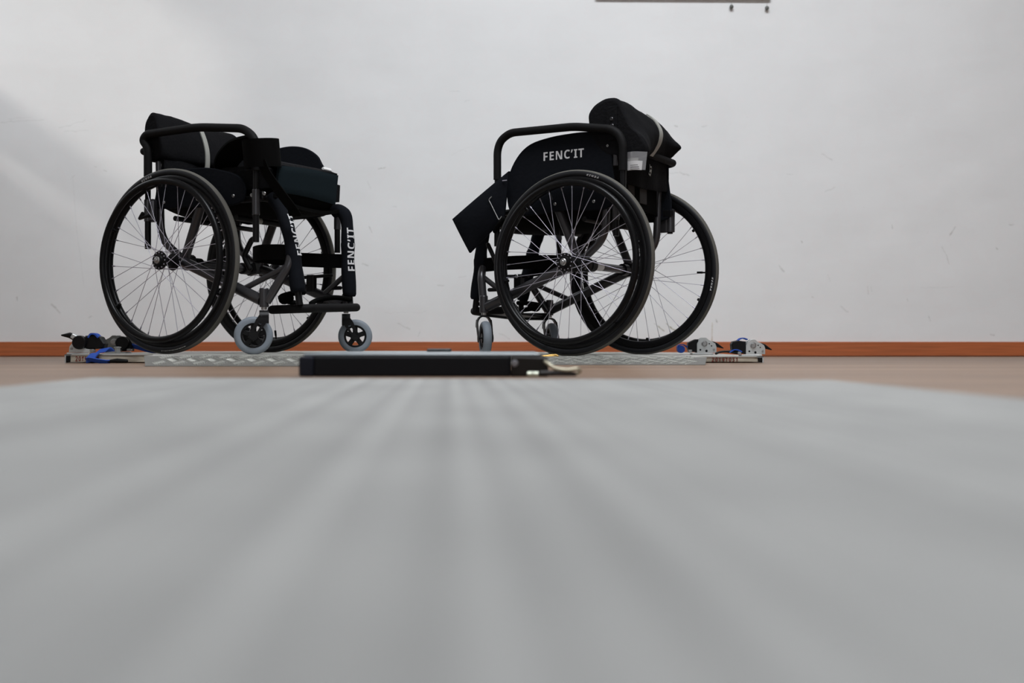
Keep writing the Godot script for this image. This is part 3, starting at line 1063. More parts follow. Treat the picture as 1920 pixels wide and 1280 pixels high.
# a strap ratchet bolted to a platform; dirx = 1: its handle points right
func ratchet(label: String, at: Vector3, dirx: float, kind: int, size := 1.0) -> void:
	var o := thing("ratchet", label, "ratchet", at, 0.0, "tie-down ratchets on the platforms")
	o.position.y += 0.005 * size
	o.scale = Vector3.ONE * size
	var put := func(called: String, s: Shape, m: Material) -> void:
		var w := Shape.new()
		w.v = s.v
		w.n = s.n
		w.t = s.t
		if dirx < 0:
			for i in w.v.size():
				w.v[i].x = -w.v[i].x
				w.n[i].x = -w.n[i].x
			for i in range(0, s.x.size(), 3):
				w.tri(s.x[i], s.x[i + 1], s.x[i + 2])
		else:
			w.x = s.x
		part(called, w, m, o)
	var plate := [Vector2(0.0, 0.001), Vector2(0.0, 0.034), Vector2(0.008, 0.048), Vector2(0.020, 0.056), Vector2(0.032, 0.056), Vector2(0.043, 0.047), Vector2(0.054, 0.042), Vector2(0.066, 0.034), Vector2(0.070, 0.024), Vector2(0.070, 0.001)]
	if kind == 2:
		plate = [Vector2(-0.02, 0.001), Vector2(-0.02, 0.010), Vector2(0.0, 0.014), Vector2(0.012, 0.030), Vector2(0.038, 0.034), Vector2(0.044, 0.028), Vector2(0.050, 0.020), Vector2(0.052, 0.001)]
	for z in [0.018, -0.021]:
		var s := Shape.new()
		s.prism(plate, z, z + 0.003, 0.0006)
		put.call("side_plate", s, M.zinc if kind != 3 else mat(Color(0.42, 0.43, 0.42), 0.5, 0.4))
	var s := Shape.new()
	s.lathe([Vector2(0.0, 0.028), Vector2(0.007, 0.028), Vector2(0.0085, 0.026), Vector2(0.0085, 0.022), Vector2(0.012, 0.0215), Vector2(0.012, -0.022), Vector2(0.0, -0.022)], Transform3D(Basis(Vector3.RIGHT, PI / 2), Vector3(0.026, 0.034, 0)), 20)
	put.call("spool_bolt", s, M.steel)
	s = Shape.new()
	s.lathe([Vector2(0.0, 0.024), Vector2(0.004, 0.024), Vector2(0.004, 0.021)], Transform3D(Basis(Vector3.RIGHT, PI / 2), Vector3(0.061 if kind != 2 else 0.042, 0.013, 0)), 12)
	put.call("rivet", s, M.steel)
	if kind < 2:
		for q in [[0.012, 0.012, 0.0035], [0.044, 0.034, 0.0025], [0.052, 0.026, 0.0025], [0.034, 0.008, 0.0045]]:
			s = Shape.new()
			s.lathe([Vector2(0.0, 0.0215), Vector2(q[2], 0.0215), Vector2(q[2], 0.0205)], Transform3D(Basis(Vector3.RIGHT, PI / 2), Vector3(q[0], q[1], 0)), 10)
			put.call("plate_hole", s, M.black)
	# black housing behind the plates
	s = Shape.new()
	if kind == 2:
		s.lathe([Vector2(0.0, 0.034), Vector2(0.021, 0.034), Vector2(0.023, 0.031), Vector2(0.023, 0.012), Vector2(0.0, 0.012)], Transform3D(Basis(Vector3.RIGHT, PI / 2), Vector3(0.014, 0.034, 0)), 20)
		s.prism([Vector2(-0.066, 0.030), Vector2(-0.062, 0.014), Vector2(-0.035, 0.012), Vector2(-0.002, 0.012), Vector2(0.0, 0.056), Vector2(-0.03, 0.060), Vector2(-0.052, 0.052)], -0.018, 0.018, 0.004)
	elif kind == 3:
		s.lathe([Vector2(0.0, 0.030), Vector2(0.021, 0.030), Vector2(0.023, 0.027), Vector2(0.023, 0.012), Vector2(0.0, 0.012)], Transform3D(Basis(Vector3.RIGHT, PI / 2), Vector3(-0.004, 0.030, 0)), 20)
		s.prism([Vector2(-0.03, 0.002), Vector2(0.0, 0.002), Vector2(0.01, 0.05), Vector2(-0.02, 0.052), Vector2(-0.034, 0.03)], -0.018, 0.018, 0.003)
	else:
		s.prism([Vector2(-0.032, 0.020), Vector2(-0.028, 0.006), Vector2(0.004, 0.003), Vector2(0.006, 0.050), Vector2(-0.004, 0.050), Vector2(-0.030, 0.038)] if kind == 0 else [Vector2(-0.052, 0.038), Vector2(-0.050, 0.018), Vector2(-0.034, 0.008), Vector2(0.0, 0.002), Vector2(0.0, 0.048), Vector2(-0.03, 0.052), Vector2(-0.046, 0.048)], -0.018, 0.018, 0.003)
	put.call("housing", s, M.black)
	# pointed lever
	s = Shape.new()
	if kind == 2:
		s.tube([Vector3(0.040, 0.050, 0.0), Vector3(0.058, 0.058, 0.0), Vector3(0.084, 0.058, 0.0)], [0.011, 0.010, 0.003], 10, true)
	else:
		s.tube([Vector3(0.060, 0.034, 0.0), Vector3(0.072, 0.030, 0.0), Vector3(0.098, 0.018, 0.0)] if kind != 3 else [Vector3(0.030, 0.036, 0.0), Vector3(0.046, 0.030, 0.0), Vector3(0.062, 0.026, 0.0)], [0.009, 0.0085, 0.002], 10, true)
	put.call("lever", s, M.black)
	if kind == 2:
		s = Shape.new()
		s.box(Vector3(0.03, 0.016, 0.03), 0.002, Transform3D(Basis(Vector3.BACK, 0.5), Vector3(0.034, 0.050, 0)))
		put.call("lever_plate", s, M.zinc)
	s = Shape.new()
	s.box(Vector3(0.075, 0.005, 0.05), 0.001, Transform3D(Basis(), Vector3(0.02, -0.0025, 0)))
	put.call("base_plate", s, M.zinc)
	# strap
	s = Shape.new()
	if kind == 0:
		s.tube([Vector3(-0.055, 0.014, -0.014), Vector3(-0.055, 0.014, 0.014)], 0.0135, 16)
		s.ribbon(flow([Vector3(-0.068, 0.020, 0), Vector3(-0.062, 0.029, 0), Vector3(-0.045, 0.030, 0), Vector3(-0.03, 0.020, 0)], 5), Vector3.BACK, 0.028, 0.003)
		put.call("strap", s, M.blue)
	elif kind == 1:
		s.ribbon(flow([Vector3(-0.030, 0.046, 0), Vector3(-0.02, 0.057, 0), Vector3(-0.006, 0.060, 0), Vector3(0.008, 0.055, 0)], 5), Vector3.BACK, 0.028, 0.004)
		put.call("strap", s, M.blue)
		s = Shape.new()
		s.ribbon(flow([Vector3(-0.06, 0.008, 0.01), Vector3(-0.045, 0.017, 0.01), Vector3(-0.03, 0.017, 0.01), Vector3(-0.015, 0.010, 0.01)], 5), Vector3.BACK, 0.026, 0.004)
		put.call("strap", s, M.blue)
		s = Shape.new()
		s.tube(flow([Vector3(-0.108, 0.004, 0.012), Vector3(-0.09, 0.010, 0.012), Vector3(-0.06, 0.011, 0.012), Vector3(-0.02, 0.007, 0.012)], 4), [0.0045, 0.0042, 0.004, 0.004, 0.004, 0.004, 0.004, 0.004, 0.005, 0.006, 0.007, 0.007, 0.006], 8, true)
		put.call("strap_end", s, M.black)
	elif kind == 2:
		s.ribbon(flow([Vector3(-0.012, 0.050, 0.006), Vector3(-0.020, 0.062, 0.006), Vector3(-0.034, 0.061, 0.006), Vector3(-0.045, 0.050, 0.006)], 5), Vector3.BACK, 0.03, 0.005)
		put.call("strap", s, M.blue)
	else:
		s.ribbon(flow([Vector3(-0.03, 0.02, 0.0), Vector3(-0.05, 0.016, 0.01), Vector3(-0.08, 0.008, 0.014), Vector3(-0.115, 0.002, 0.01)], 5), Vector3(0, 0.6, 0.8), 0.026, 0.003)
		put.call("strap", s, M.blue)
	s = Shape.new()
	s.box(Vector3(0.014, 0.010, 0.02), 0.002, Transform3D(Basis(), Vector3(-0.024, 0.007, 0.012)))
	put.call("buckle", s, M.steel)


# ------------------------------------------------------------------ wheelchairs (x forward, y up, z to the chair's right)
var spoke_meshes := []


func tyre_text(wheel: Node3D, text: String, angle: float, face_side: float, reach := 0.0062, name_it := "tyre_lettering") -> void:
	var big := 0.2815
	var s := letters(text, reach, func(q: Vector2) -> Array:
		var a := angle - face_side * q.x * 1.35 / (big - 0.001)
		var b := PI / 2 + 0.22 - q.y / 0.0125
		var o := Vector3(cos(a), sin(a), 0)
		var nn := o * cos(b) + Vector3(0, 0, sin(b) * face_side)
		return [o * big + nn * 0.0129, nn], 0.3, 12)
	part(name_it, s, M.ink, wheel, "white lettering on the tyre")


func make_wheel(chair: Node3D, side: float, spin: float) -> MeshInstance3D:
	var s := Shape.new()
	s.lathe([Vector2(0.271, -0.0105), Vector2(0.262, -0.0115), Vector2(0.252, -0.0095), Vector2(0.2475, -0.006), Vector2(0.2465, 0.0), Vector2(0.2475, 0.006), Vector2(0.252, 0.0095), Vector2(0.262, 0.0115), Vector2(0.271, 0.0105), Vector2(0.274, 0.006), Vector2(0.274, -0.006), Vector2(0.271, -0.0105)], Transform3D(Basis(Vector3.RIGHT, PI / 2), Vector3.ZERO), 96, true)
	var w := part("rear_wheel", s, M.gloss, chair)
	var tilt := deg_to_rad(0.8)
	var b := Basis(Vector3.RIGHT, -tilt) if side > 0 else Basis(Vector3.RIGHT, tilt) * Basis(Vector3.UP, PI)
	w.transform = Transform3D(b, Vector3(0, 0.294, side * 0.242))
	s = Shape.new()
	s.torus(0.2815, 0.0125, Vector3.ZERO, 120, 14, 0.85, TAU - 0.85)
	part("tyre", s, M.rubber, w)
	s = Shape.new()
	s.torus(0.2815, 0.0127, Vector3.ZERO, 120, 8, -0.95, 0.95)
	part("tread", s, M.tread, w, "worn grey tread")
	s = Shape.new()
	s.torus(0.2495, 0.0105, Vector3(0, 0, 0.034), 96, 14)
	part("hand_rim", s, M.gloss, w)
	for k in 6:
		var a := TAU * k / 6 + 0.4 + spin
		var o := Vector3(cos(a), sin(a), 0)
		s = Shape.new()
		s.tube([o * 0.2515 + Vector3(0, 0, 0.030), o * 0.247 + Vector3(0, 0, 0.012), o * 0.253 + Vector3(0, 0, 0.008)], [0.005, 0.0045, 0.006], 8)
		s.lathe([Vector2(0, 0.010), Vector2(0.0045, 0.009), Vector2(0.0055, 0.004), Vector2(0.0055, 0.0)], Transform3D(Basis(Vector3.BACK, a + PI / 2), o * 0.2445 + Vector3(0, 0, 0.010)), 10)
		part("hand_rim_tab", s, M.black, w)
	s = Shape.new()
	s.lathe([Vector2(0.0, -0.040), Vector2(0.013, -0.040), Vector2(0.015, -0.030), Vector2(0.027, -0.027), Vector2(0.0275, -0.023), Vector2(0.016, -0.019), Vector2(0.0145, 0.020), Vector2(0.017, 0.026), Vector2(0.029, 0.029), Vector2(0.0295, 0.034), Vector2(0.018, 0.036), Vector2(0.016, 0.042), Vector2(0.0, 0.042)], Transform3D(Basis(Vector3.RIGHT, PI / 2), Vector3.ZERO), 32)
	part("hub", s, M.black, w)
	s = Shape.new()
	s.lathe([Vector2(0.0115, 0.041), Vector2(0.0115, 0.045), Vector2(0.0095, 0.047), Vector2(0.0065, 0.047), Vector2(0.0065, 0.050), Vector2(0.004, 0.052), Vector2(0.0, 0.052)], Transform3D(Basis(Vector3.RIGHT, PI / 2), Vector3.ZERO), 24)
	part("axle_cap", s, M.steel, w, "bright metal axle end")
	s = Shape.new()
	for k in 12:
		var a := TAU * k / 12
		s.lathe([Vector2(0.0, 0.0365), Vector2(0.0019, 0.036), Vector2(0.0024, 0.033)], Transform3D(Basis(Vector3.RIGHT, PI / 2), Vector3(cos(a) * 0.0245, sin(a) * 0.0245, 0)), 8)
	part("hub_rivets", s, M.chrome, w)
	if spoke_meshes.is_empty():
		for i in 4:
			var a := TAU * i / 36
			var z := 0.031 if i % 2 == 0 else -0.025
			var lean := 1.25 if i < 2 else -1.25
			var p0 := Vector3(cos(a + lean) * 0.0255, sin(a + lean) * 0.0255, z)
			var p1 := Vector3(cos(a), sin(a), 0) * 0.249 + Vector3(0, 0, 0.002 if i % 2 == 0 else -0.002)
			var q := Shape.new()
			q.tube([p0, p1], 0.00095, 8)
			q.tube([p1.lerp(p0, 0.055), p1], 0.0021, 8)
			spoke_meshes.append(q.mesh())
	for i in 36:
		var k := i % 4
		part("spoke", spoke_meshes[k], M.chrome, w).rotation.z = TAU * (i - k) / 36 + spin
	s = Shape.new()
	s.tube([Vector3(0.249, 0, 0), Vector3(0.236, 0, 0), Vector3(0.235, 0, 0), Vector3(0.216, 0, 0)], [0.0027, 0.0027, 0.0042, 0.0038], 10)
	part("valve", s, M.black, w).rotation.z = spin
	return w


# where: the stem on the frame; roll: direction of travel of the little wheel, in the chair's own axes
func make_caster(chair: Node3D, at: Vector3, roll: float) -> void:
	var trail := 0.031
	var y0 := 0.0575
	var s := Shape.new()
	# fork: crown and two blades
	s.ribbon(flow([Vector3(0, at.y - 0.050 - y0, 0.0235), Vector3(0, at.y - 0.030 - y0, 0.0225), Vector3(0, at.y - 0.016 - y0, 0.014), Vector3(0, at.y - 0.012 - y0, 0), Vector3(0, at.y - 0.016 - y0, -0.014), Vector3(0, at.y - 0.030 - y0, -0.0225), Vector3(0, at.y - 0.050 - y0, -0.0235)], 4), Vector3.RIGHT, 0.028, 0.005)
	var t := at.y - 0.024 - y0
	for z in [-0.0255, 0.0225]:
		s.prism(v2([[-0.014, t], [-0.004, t - 0.004], [-trail - 0.002, 0.004], [-trail - 0.013, 0.002], [-0.024, t - 0.014]]), z, z + 0.003, 0.001)
		s.prism(v2([[0.012, t], [-0.006, t - 0.001], [-0.010, t - 0.012], [0.000, t - 0.014], [-trail + 0.006, 0.004], [-trail + 0.015, 0.004], [0.014, t - 0.012]]), z + 0.0002, z + 0.0032, 0.001)
		s.lathe([Vector2(0, z), Vector2(0.014, z), Vector2(0.0145, z + 0.001), Vector2(0.0145, z + 0.0025), Vector2(0.014, z + 0.0034), Vector2(0, z + 0.0034)], Transform3D(Basis(Vector3.RIGHT, PI / 2), Vector3(-trail, 0, 0)), 20)
	var c := part("caster", s, M.black, chair)
	c.position = Vector3(at.x, y0, at.z)
	c.rotation.y = roll
	var mid := Vector3(-trail, 0, 0)
	var ax := Transform3D(Basis(Vector3.RIGHT, PI / 2), mid)
	s = Shape.new()
	s.lathe([Vector2(0.038, -0.013), Vector2(0.049, -0.0145), Vector2(0.0545, -0.0115), Vector2(0.0572, -0.005), Vector2(0.0578, 0.0), Vector2(0.0572, 0.005), Vector2(0.0545, 0.0115), Vector2(0.049, 0.0145), Vector2(0.038, 0.013)], ax, 48, true)
	part("caster_tyre", s, M.caster, c, "pale blue-grey tyre")
	s = Shape.new()
	s.lathe([Vector2(0.032, -0.010), Vector2(0.038, -0.0115), Vector2(0.0385, 0.0115), Vector2(0.032, 0.010), Vector2(0.031, 0.0), Vector2(0.032, -0.010)], ax, 40)
	s.lathe([Vector2(0.0, -0.013), Vector2(0.016, -0.013), Vector2(0.017, 0.0), Vector2(0.016, 0.013), Vector2(0.0, 0.013)], ax, 20)
	for k in 5:
		var a := TAU * k / 5 + 0.3
		s.box(Vector3(0.024, 0.0165, 0.015), 0.002, Transform3D(Basis(Vector3.BACK, a), mid + Vector3(cos(a), sin(a), 0) * 0.0225))
	part("caster_hub", s, M.black, c)
	s = Shape.new()
	s.lathe([Vector2(0.0, -0.026), Vector2(0.005, -0.026), Vector2(0.006, -0.023), Vector2(0.003, -0.0225), Vector2(0.003, 0.0225), Vector2(0.006, 0.023), Vector2(0.005, 0.026), Vector2(0.0, 0.026)], ax, 12)
	part("axle_bolt", s, M.black, c)
	s = Shape.new()
	s.lathe([Vector2(0.0, at.y - 0.008 - y0), Vector2(0.0085, at.y - 0.008 - y0), Vector2(0.0085, at.y + 0.001 - y0), Vector2(0.0, at.y + 0.001 - y0)], Transform3D(), 20)
	part("bearing", s, M.steel, c)


func screw(parent: Node, at: Vector3, out: Vector3, r := 0.0042, dark := false) -> void:
	var s := Shape.new()
	var d := out.normalized()
	var u := d.cross(Vector3.UP if absf(d.y) < 0.9 else Vector3.RIGHT).normalized()
	s.lathe([Vector2(0.0014, 0.0012), Vector2(0.0016, 0.0022), Vector2(r * 0.75, 0.0022), Vector2(r, 0.0006), Vector2(r, -0.001)], Transform3D(Basis(u, d, u.cross(d)), at), 16)
	part("screw", s, M.frame if dark else M.steel, parent)


# what both chairs share
func chair_base(label: String, sag: float, casters: Array) -> Node3D:
	var o := thing("wheelchair", label, "wheelchair", Vector3.ZERO, 0.0, "sports wheelchairs on the platforms")
	for sd in [1.0, -1.0]:
		var z: float = sd * 0.19
		var s := Shape.new()
		s.tube(bend([Vector3(0.0, 0.297, sd * 0.175), Vector3(0.03, 0.290, z), Vector3(0.352, 0.165, sd * 0.205)], 0.02), 0.0172, 16)
		part("main_tube", s, M.frame, o)
		s = Shape.new()
		s.tube(bend([Vector3(0.37, 0.160, sd * 0.205), Vector3(0.434, 0.270, sd * 0.178), Vector3(0.434, 0.300, sd * 0.17)] if sd > 0 else [Vector3(0.3635, 0.17, sd * 0.209), Vector3(0.388, 0.270, sd * 0.190), Vector3(0.398, 0.300, sd * 0.168)], 0.02), 0.0135, 14)
		part("front_tube", s, M.frame, o)
		s = Shape.new()
		s.tube([Vector3(0.282, 0.205, sd * 0.198), Vector3(0.424 if sd > 0 else 0.385, 0.266, sd * 0.180)], 0.0092, 12)
		part("brace_tube", s, M.frame, o)
		s = Shape.new()
		s.tube(bend([Vector3(-0.095, 0.475, sd * 0.18), Vector3(-0.092, 0.375, sd * 0.18), Vector3(0.005, 0.302, sd * 0.175)], 0.05), 0.0128, 14)
		part("rear_tube", s, M.frame, o)
		s = Shape.new()
		s.tube([Vector3(0.006, 0.300, sd * 0.175), Vector3(0.083, 0.476, sd * 0.18)], 0.0145, 14)
		part("seat_tube", s, M.frame, o)
		# caster housing
		s = Shape.new()
		s.lathe([Vector2(0.0, 0.144), Vector2(0.0128, 0.144), Vector2(0.0140, 0.146), Vector2(0.0140, 0.199), Vector2(0.0128, 0.2015), Vector2(0.0, 0.2015)], Transform3D(Basis(), Vector3(0.3635, 0, sd * 0.209)), 24)
		part("caster_housing", s, M.frame, o)
		# axle clamp with bolts
		s = Shape.new()
		s.box(Vector3(0.050, 0.044, 0.034), 0.008, Transform3D(Basis(Vector3.BACK, 0.2), Vector3(0.002, 0.296, sd * 0.152)))
		s.lathe([Vector2(0.0, 0.200), Vector2(0.0135, 0.200), Vector2(0.0135, 0.13), Vector2(0.020, 0.128), Vector2(0.020, 0.10), Vector2(0.0, 0.10)], Transform3D(Basis(Vector3.RIGHT, PI / 2 * sd), Vector3(0, 0.294, 0)), 20)
		part("axle_clamp", s, M.black, o)
		for q in [Vector3(-0.012, 0.281, sd * 0.17), Vector3(0.018, 0.281, sd * 0.17), Vector3(0.014, 0.311, sd * 0.17)]:
			screw(o, q, Vector3(0, 0, sd))
		# seat rail and upright of the back
		s = Shape.new()
		s.tube(bend([Vector3(-0.10, 0.482, sd * 0.18), Vector3(0.34, 0.482, sd * 0.175), Vector3(0.372, 0.470, sd * 0.168)], 0.02), 0.0105, 12)
		part("seat_rail", s, M.black, o)
		s = Shape.new()
		s.tube([Vector3(-0.098, 0.470, sd * 0.18), Vector3(-0.106, 0.70, sd * 0.18), Vector3(-0.118, 0.775, sd * 0.18)], 0.0095, 12)
		part("back_upright", s, M.frame, o)
		make_wheel(o, sd, casters[2] if sd > 0 else casters[3])
	var s := Shape.new()
	s.tube([Vector3(0, 0.294, -0.16), Vector3(0, 0.294, 0.16)], 0.0135, 16)
	part("axle_tube", s, M.frame, o)
	s = Shape.new()
	s.tube(bend([Vector3(-0.112, 0.656, 0.205), Vector3(-0.144, 0.661, 0.211), Vector3(-0.146, 0.661, -0.10), Vector3(-0.125, 0.658, -0.085)], 0.03), 0.0122, 14, true)
	part("push_bar", s, M.foam, o)
	s = Shape.new()
	s.tube([Vector3(-0.02, 0.437, -0.19), Vector3(-0.02, 0.437, 0.19)], 0.0085, 12)
	part("cross_tube", s, M.black, o)
	s = Shape.new()
	s.tube([Vector3(0.2, 0.432, -0.11), Vector3(0.2, 0.432, 0.150)], 0.0095, 12)
	part("cross_tube", s, M.black, o)
	make_caster(o, Vector3(0.3635, 0.144, 0.209), casters[0])
	make_caster(o, Vector3(0.3635, 0.144, -0.209), casters[1])
	# slack seat sling
	s = Shape.new()
	s.pad(func(u: float, v: float) -> Vector3:
		var z := lerpf(-0.178, 0.178, v)
		var dip := 1.0 - pow(absf(v * 2 - 1), 2.4)
		return Vector3(lerpf(-0.09, 0.385, u), 0.486 - dip * sag * (1.0 + 0.3 * sin(u * PI)), z), 20, 20, 0.007, 0.8)
	part("seat_sling", s, M.web, o)
	# foot rest: bent bar open to the rear, with a plate inside
	s = Shape.new()
	s.tube(bend([Vector3(0.345, 0.138, 0.150), Vector3(0.478, 0.140, 0.150), Vector3(0.462, 0.153, -0.150), Vector3(0.33, 0.153, -0.150)], 0.035), 0.0135, 16, true)
	var fr := part("foot_rest", s, M.foam, o)
	s = Shape.new()
	s.box(Vector3(0.118, 0.008, 0.285), 0.003, Transform3D(Basis(Vector3.RIGHT, 0.045), Vector3(0.405, 0.145, 0.0)))
	part("foot_plate", s, M.black, fr)
	# heel straps and buckles
	s = Shape.new()
	s.tube(flow([Vector3(0.455, 0.19, 0.135), Vector3(0.40, 0.187, 0.13), Vector3(0.345, 0.178, 0.11), Vector3(0.335, 0.168, 0.07), Vector3(0.36, 0.16, 0.03)], 5), 0.0085, 10, true)
	s.tube([Vector3(0.365, 0.172, 0.118), Vector3(0.388, 0.174, 0.122)], [0.017, 0.015], 14, true)
	s.tube(flow([Vector3(0.45, 0.178, -0.11), Vector3(0.38, 0.186, -0.12), Vector3(0.33, 0.178, -0.10), Vector3(0.34, 0.165, -0.05)], 5), 0.0085, 10, true)
	part("heel_strap", s, M.web, fr)
	# calf strap: a band sagging back between the leg hangers
	s = Shape.new()
	s.ribbon(flow([Vector3(0.432, 0.310, 0.165), Vector3(0.385, 0.314, 0.168), Vector3(0.30, 0.318, 0.150), Vector3(0.205, 0.320, 0.075), Vector3(0.192, 0.321, 0.0), Vector3(0.205, 0.318, -0.075), Vector3(0.30, 0.314, -0.148), Vector3(0.385, 0.310, -0.166), Vector3(0.425, 0.308, -0.165)], 8), Vector3.UP, 0.047, 0.004)
	part("calf_strap", s, M.web, o)
	# bracket and peg on the left main tube
	s = Shape.new()
	s.box(Vector3(0.032, 0.060, 0.022), 0.003, Transform3D(Basis(), Vector3(0.230, 0.240, -0.192)))
	s.tube([Vector3(0.196, 0.262, -0.192), Vector3(0.315, 0.266, -0.192)], 0.006, 10, true)
	part("brake_bracket", s, M.black, o)
	screw(o, Vector3(0.232, 0.263, -0.204), Vector3(0, 0, -1), 0.0065)
	s = Shape.new()
	s.tube([Vector3(0.312, 0.222, -0.192), Vector3(0.352, 0.222, -0.192)], 0.0068, 10, true)
	part("brake_peg", s, M.black, o)
	return o


func clamp_post(o: Node3D, at: Vector3, y0: float, y1: float, low: float, side: float, knob := false, fat := 1.0) -> void:
	var s := Shape.new()
	s.tube([at + Vector3(0, y0, 0), at + Vector3(0, y0 + 0.002, 0), at + Vector3(0, y1 - 0.002, 0), at + Vector3(0, y1, 0)], [0.0105 * fat, 0.0118 * fat, 0.0118 * fat, 0.0105 * fat], 16)
	var c := part("post_clamp", s, M.frame, o)
	if absf(at.x - 0.322) > 0.001:
		s = Shape.new()
		s.box(Vector3(0.034, 0.024, 0.016), 0.003, Transform3D(Basis(), at + Vector3(0.0, y1 - 0.016, -side * 0.018)))
		part("clamp_block", s, M.black, c)
	s = Shape.new()
	s.tube([at + Vector3(0, y0, 0), at + Vector3(0, low, 0)], 0.0098, 14)
	part("post_end", s, M.black, c)
	if knob:
		s = Shape.new()
		s.box(Vector3(0.028, 0.014, 0.012), 0.004, Transform3D(Basis(Vector3.BACK, 0.9), at + Vector3(-0.022, y0 + 0.02, 0.006)))
		s.tube([at + Vector3(-0.03, y0 + 0.012, 0.006), at + Vector3(0.012, y0 + 0.018, 0.010)], 0.0055, 10, true)
		part("clamp_knob", s, M.black, c)


func sleeve(o: Node3D, path: Array, text_from: float, text_size: float, centre: float, spread: float, with_text := true) -> void:
	var line := flow(path, 10)
	var rad := []
	for i in line.size():
		var f := float(i) / (line.size() - 1)
		rad.append(0.0212 + 0.0012 * sin(f * 23.0) + (0.0015 if f > 0.62 else 0.0) - (0.003 if i == 0 or i == line.size() - 1 else 0.0))
	var s := Shape.new()
	s.tube(line, rad, 22)
	var p := part("leg_sleeve", s, M.guard, o)
	s = Shape.new()
	var d: Vector3 = (line[-1] - line[-2]).normalized()
	s.tube(bend([line[-3], line[-1], line[-1] + d * 0.02, Vector3(line[-1].x + 0.006, 0.150, line[-1].z)], 0.01), 0.0105, 12)
	part("leg_hanger", s, M.black, p)
	if not with_text:
		return
	var total := 0.0
	var sums := [0.0]
	for i in line.size() - 1:
		total += line[i].distance_to(line[i + 1])
		sums.append(total)
	# text runs up the sleeve; text_from is the distance of its centre from the sleeve's top
	var put := func(q: Vector2) -> Array:
		var l := clampf(text_from - q.x, 0.001, total - 0.001)
		var k := 0
		while sums[k + 1] < l:
			k += 1
		var f: float = (l - sums[k]) / (sums[k + 1] - sums[k])
		var c: Vector3 = line[k].lerp(line[k + 1], f)
		var along: Vector3 = (line[mini(k + 2, line.size() - 1)] - line[maxi(k - 1, 0)]).normalized()
		var r: float = lerpf(rad[k], rad[k + 1], f) + 0.0011
		# angle 0 faces forward, positive towards +z; letters stand with their tops towards -angle... seen from outside, text reads upward
		var a := centre + q.y / r * spread
		var e := Vector3(cos(a), 0, sin(a))
		e = (e - along * e.dot(along)).normalized()
		return [c + e * r, e]
	var t := letters("FENC’IT", text_size, put)
	part("sleeve_lettering", t, M.ink, p, "white lettering running up the sleeve")


func side_guard(o: Node3D, outline: Array, side: float, screws: Array) -> MeshInstance3D:
	var s := Shape.new()
	var z: float = side * 0.200
	var pl := []
	for p in flow(v2(outline), 4, true):
		pl.append(p)
	s.prism(pl, z - 0.005, z + 0.005, 0.003)
	var g := part("side_guard", s, M.guard, o)
	for q in screws:
		screw(g, Vector3(q[0], q[1], z + side * 0.005), Vector3(0, 0, side), 0.0052)
	return g


func loft(sections: Array, k_ring: int, k_long: int, wob: float, seed_no: int) -> Shape:
	# sections: arrays of Vector3 with equal counts; smooth both ways, with cloth-like waviness
	var f := FastNoiseLite.new()
	f.seed = seed_no
	f.frequency = 9.0
	f.fractal_octaves = 3
	var m: int = sections[0].size()
	var cols := []
	for j in m:
		var line := []
		for sec in sections:
			line.append(sec[j])
		cols.append(flow(line, k_long))
	var rings := []
	for i in cols[0].size():
		var ring := []
		for j in m:
			ring.append(cols[j][i])
		var mid := Vector3.ZERO
		for p in ring:
			mid += p
		mid /= m
		var fine := []
		for p in flow(ring, k_ring, true):
			var w := f.get_noise_3dv(Vector3(p.x, p.y * 0.55, p.z)) + 0.5 * f.get_noise_3dv(p * 2.3 + Vector3(4, 0, 0))
			fine.append(p + (p - mid).normalized() * w * wob)
		rings.append(fine)
	var s := Shape.new()
	s.skin(rings)
	return s


func sec(list: Array, z: float, grow := 1.0, dx := 0.0, dy := 0.0) -> Array:
	var mid := Vector2.ZERO
	for p in list:
		mid += Vector2(p[0], p[1])
	mid /= list.size()
	var out := []
	for p in list:
		var q := mid + (Vector2(p[0], p[1]) - mid) * grow
		out.append(Vector3(q.x + dx, q.y + dy, z))
	return out


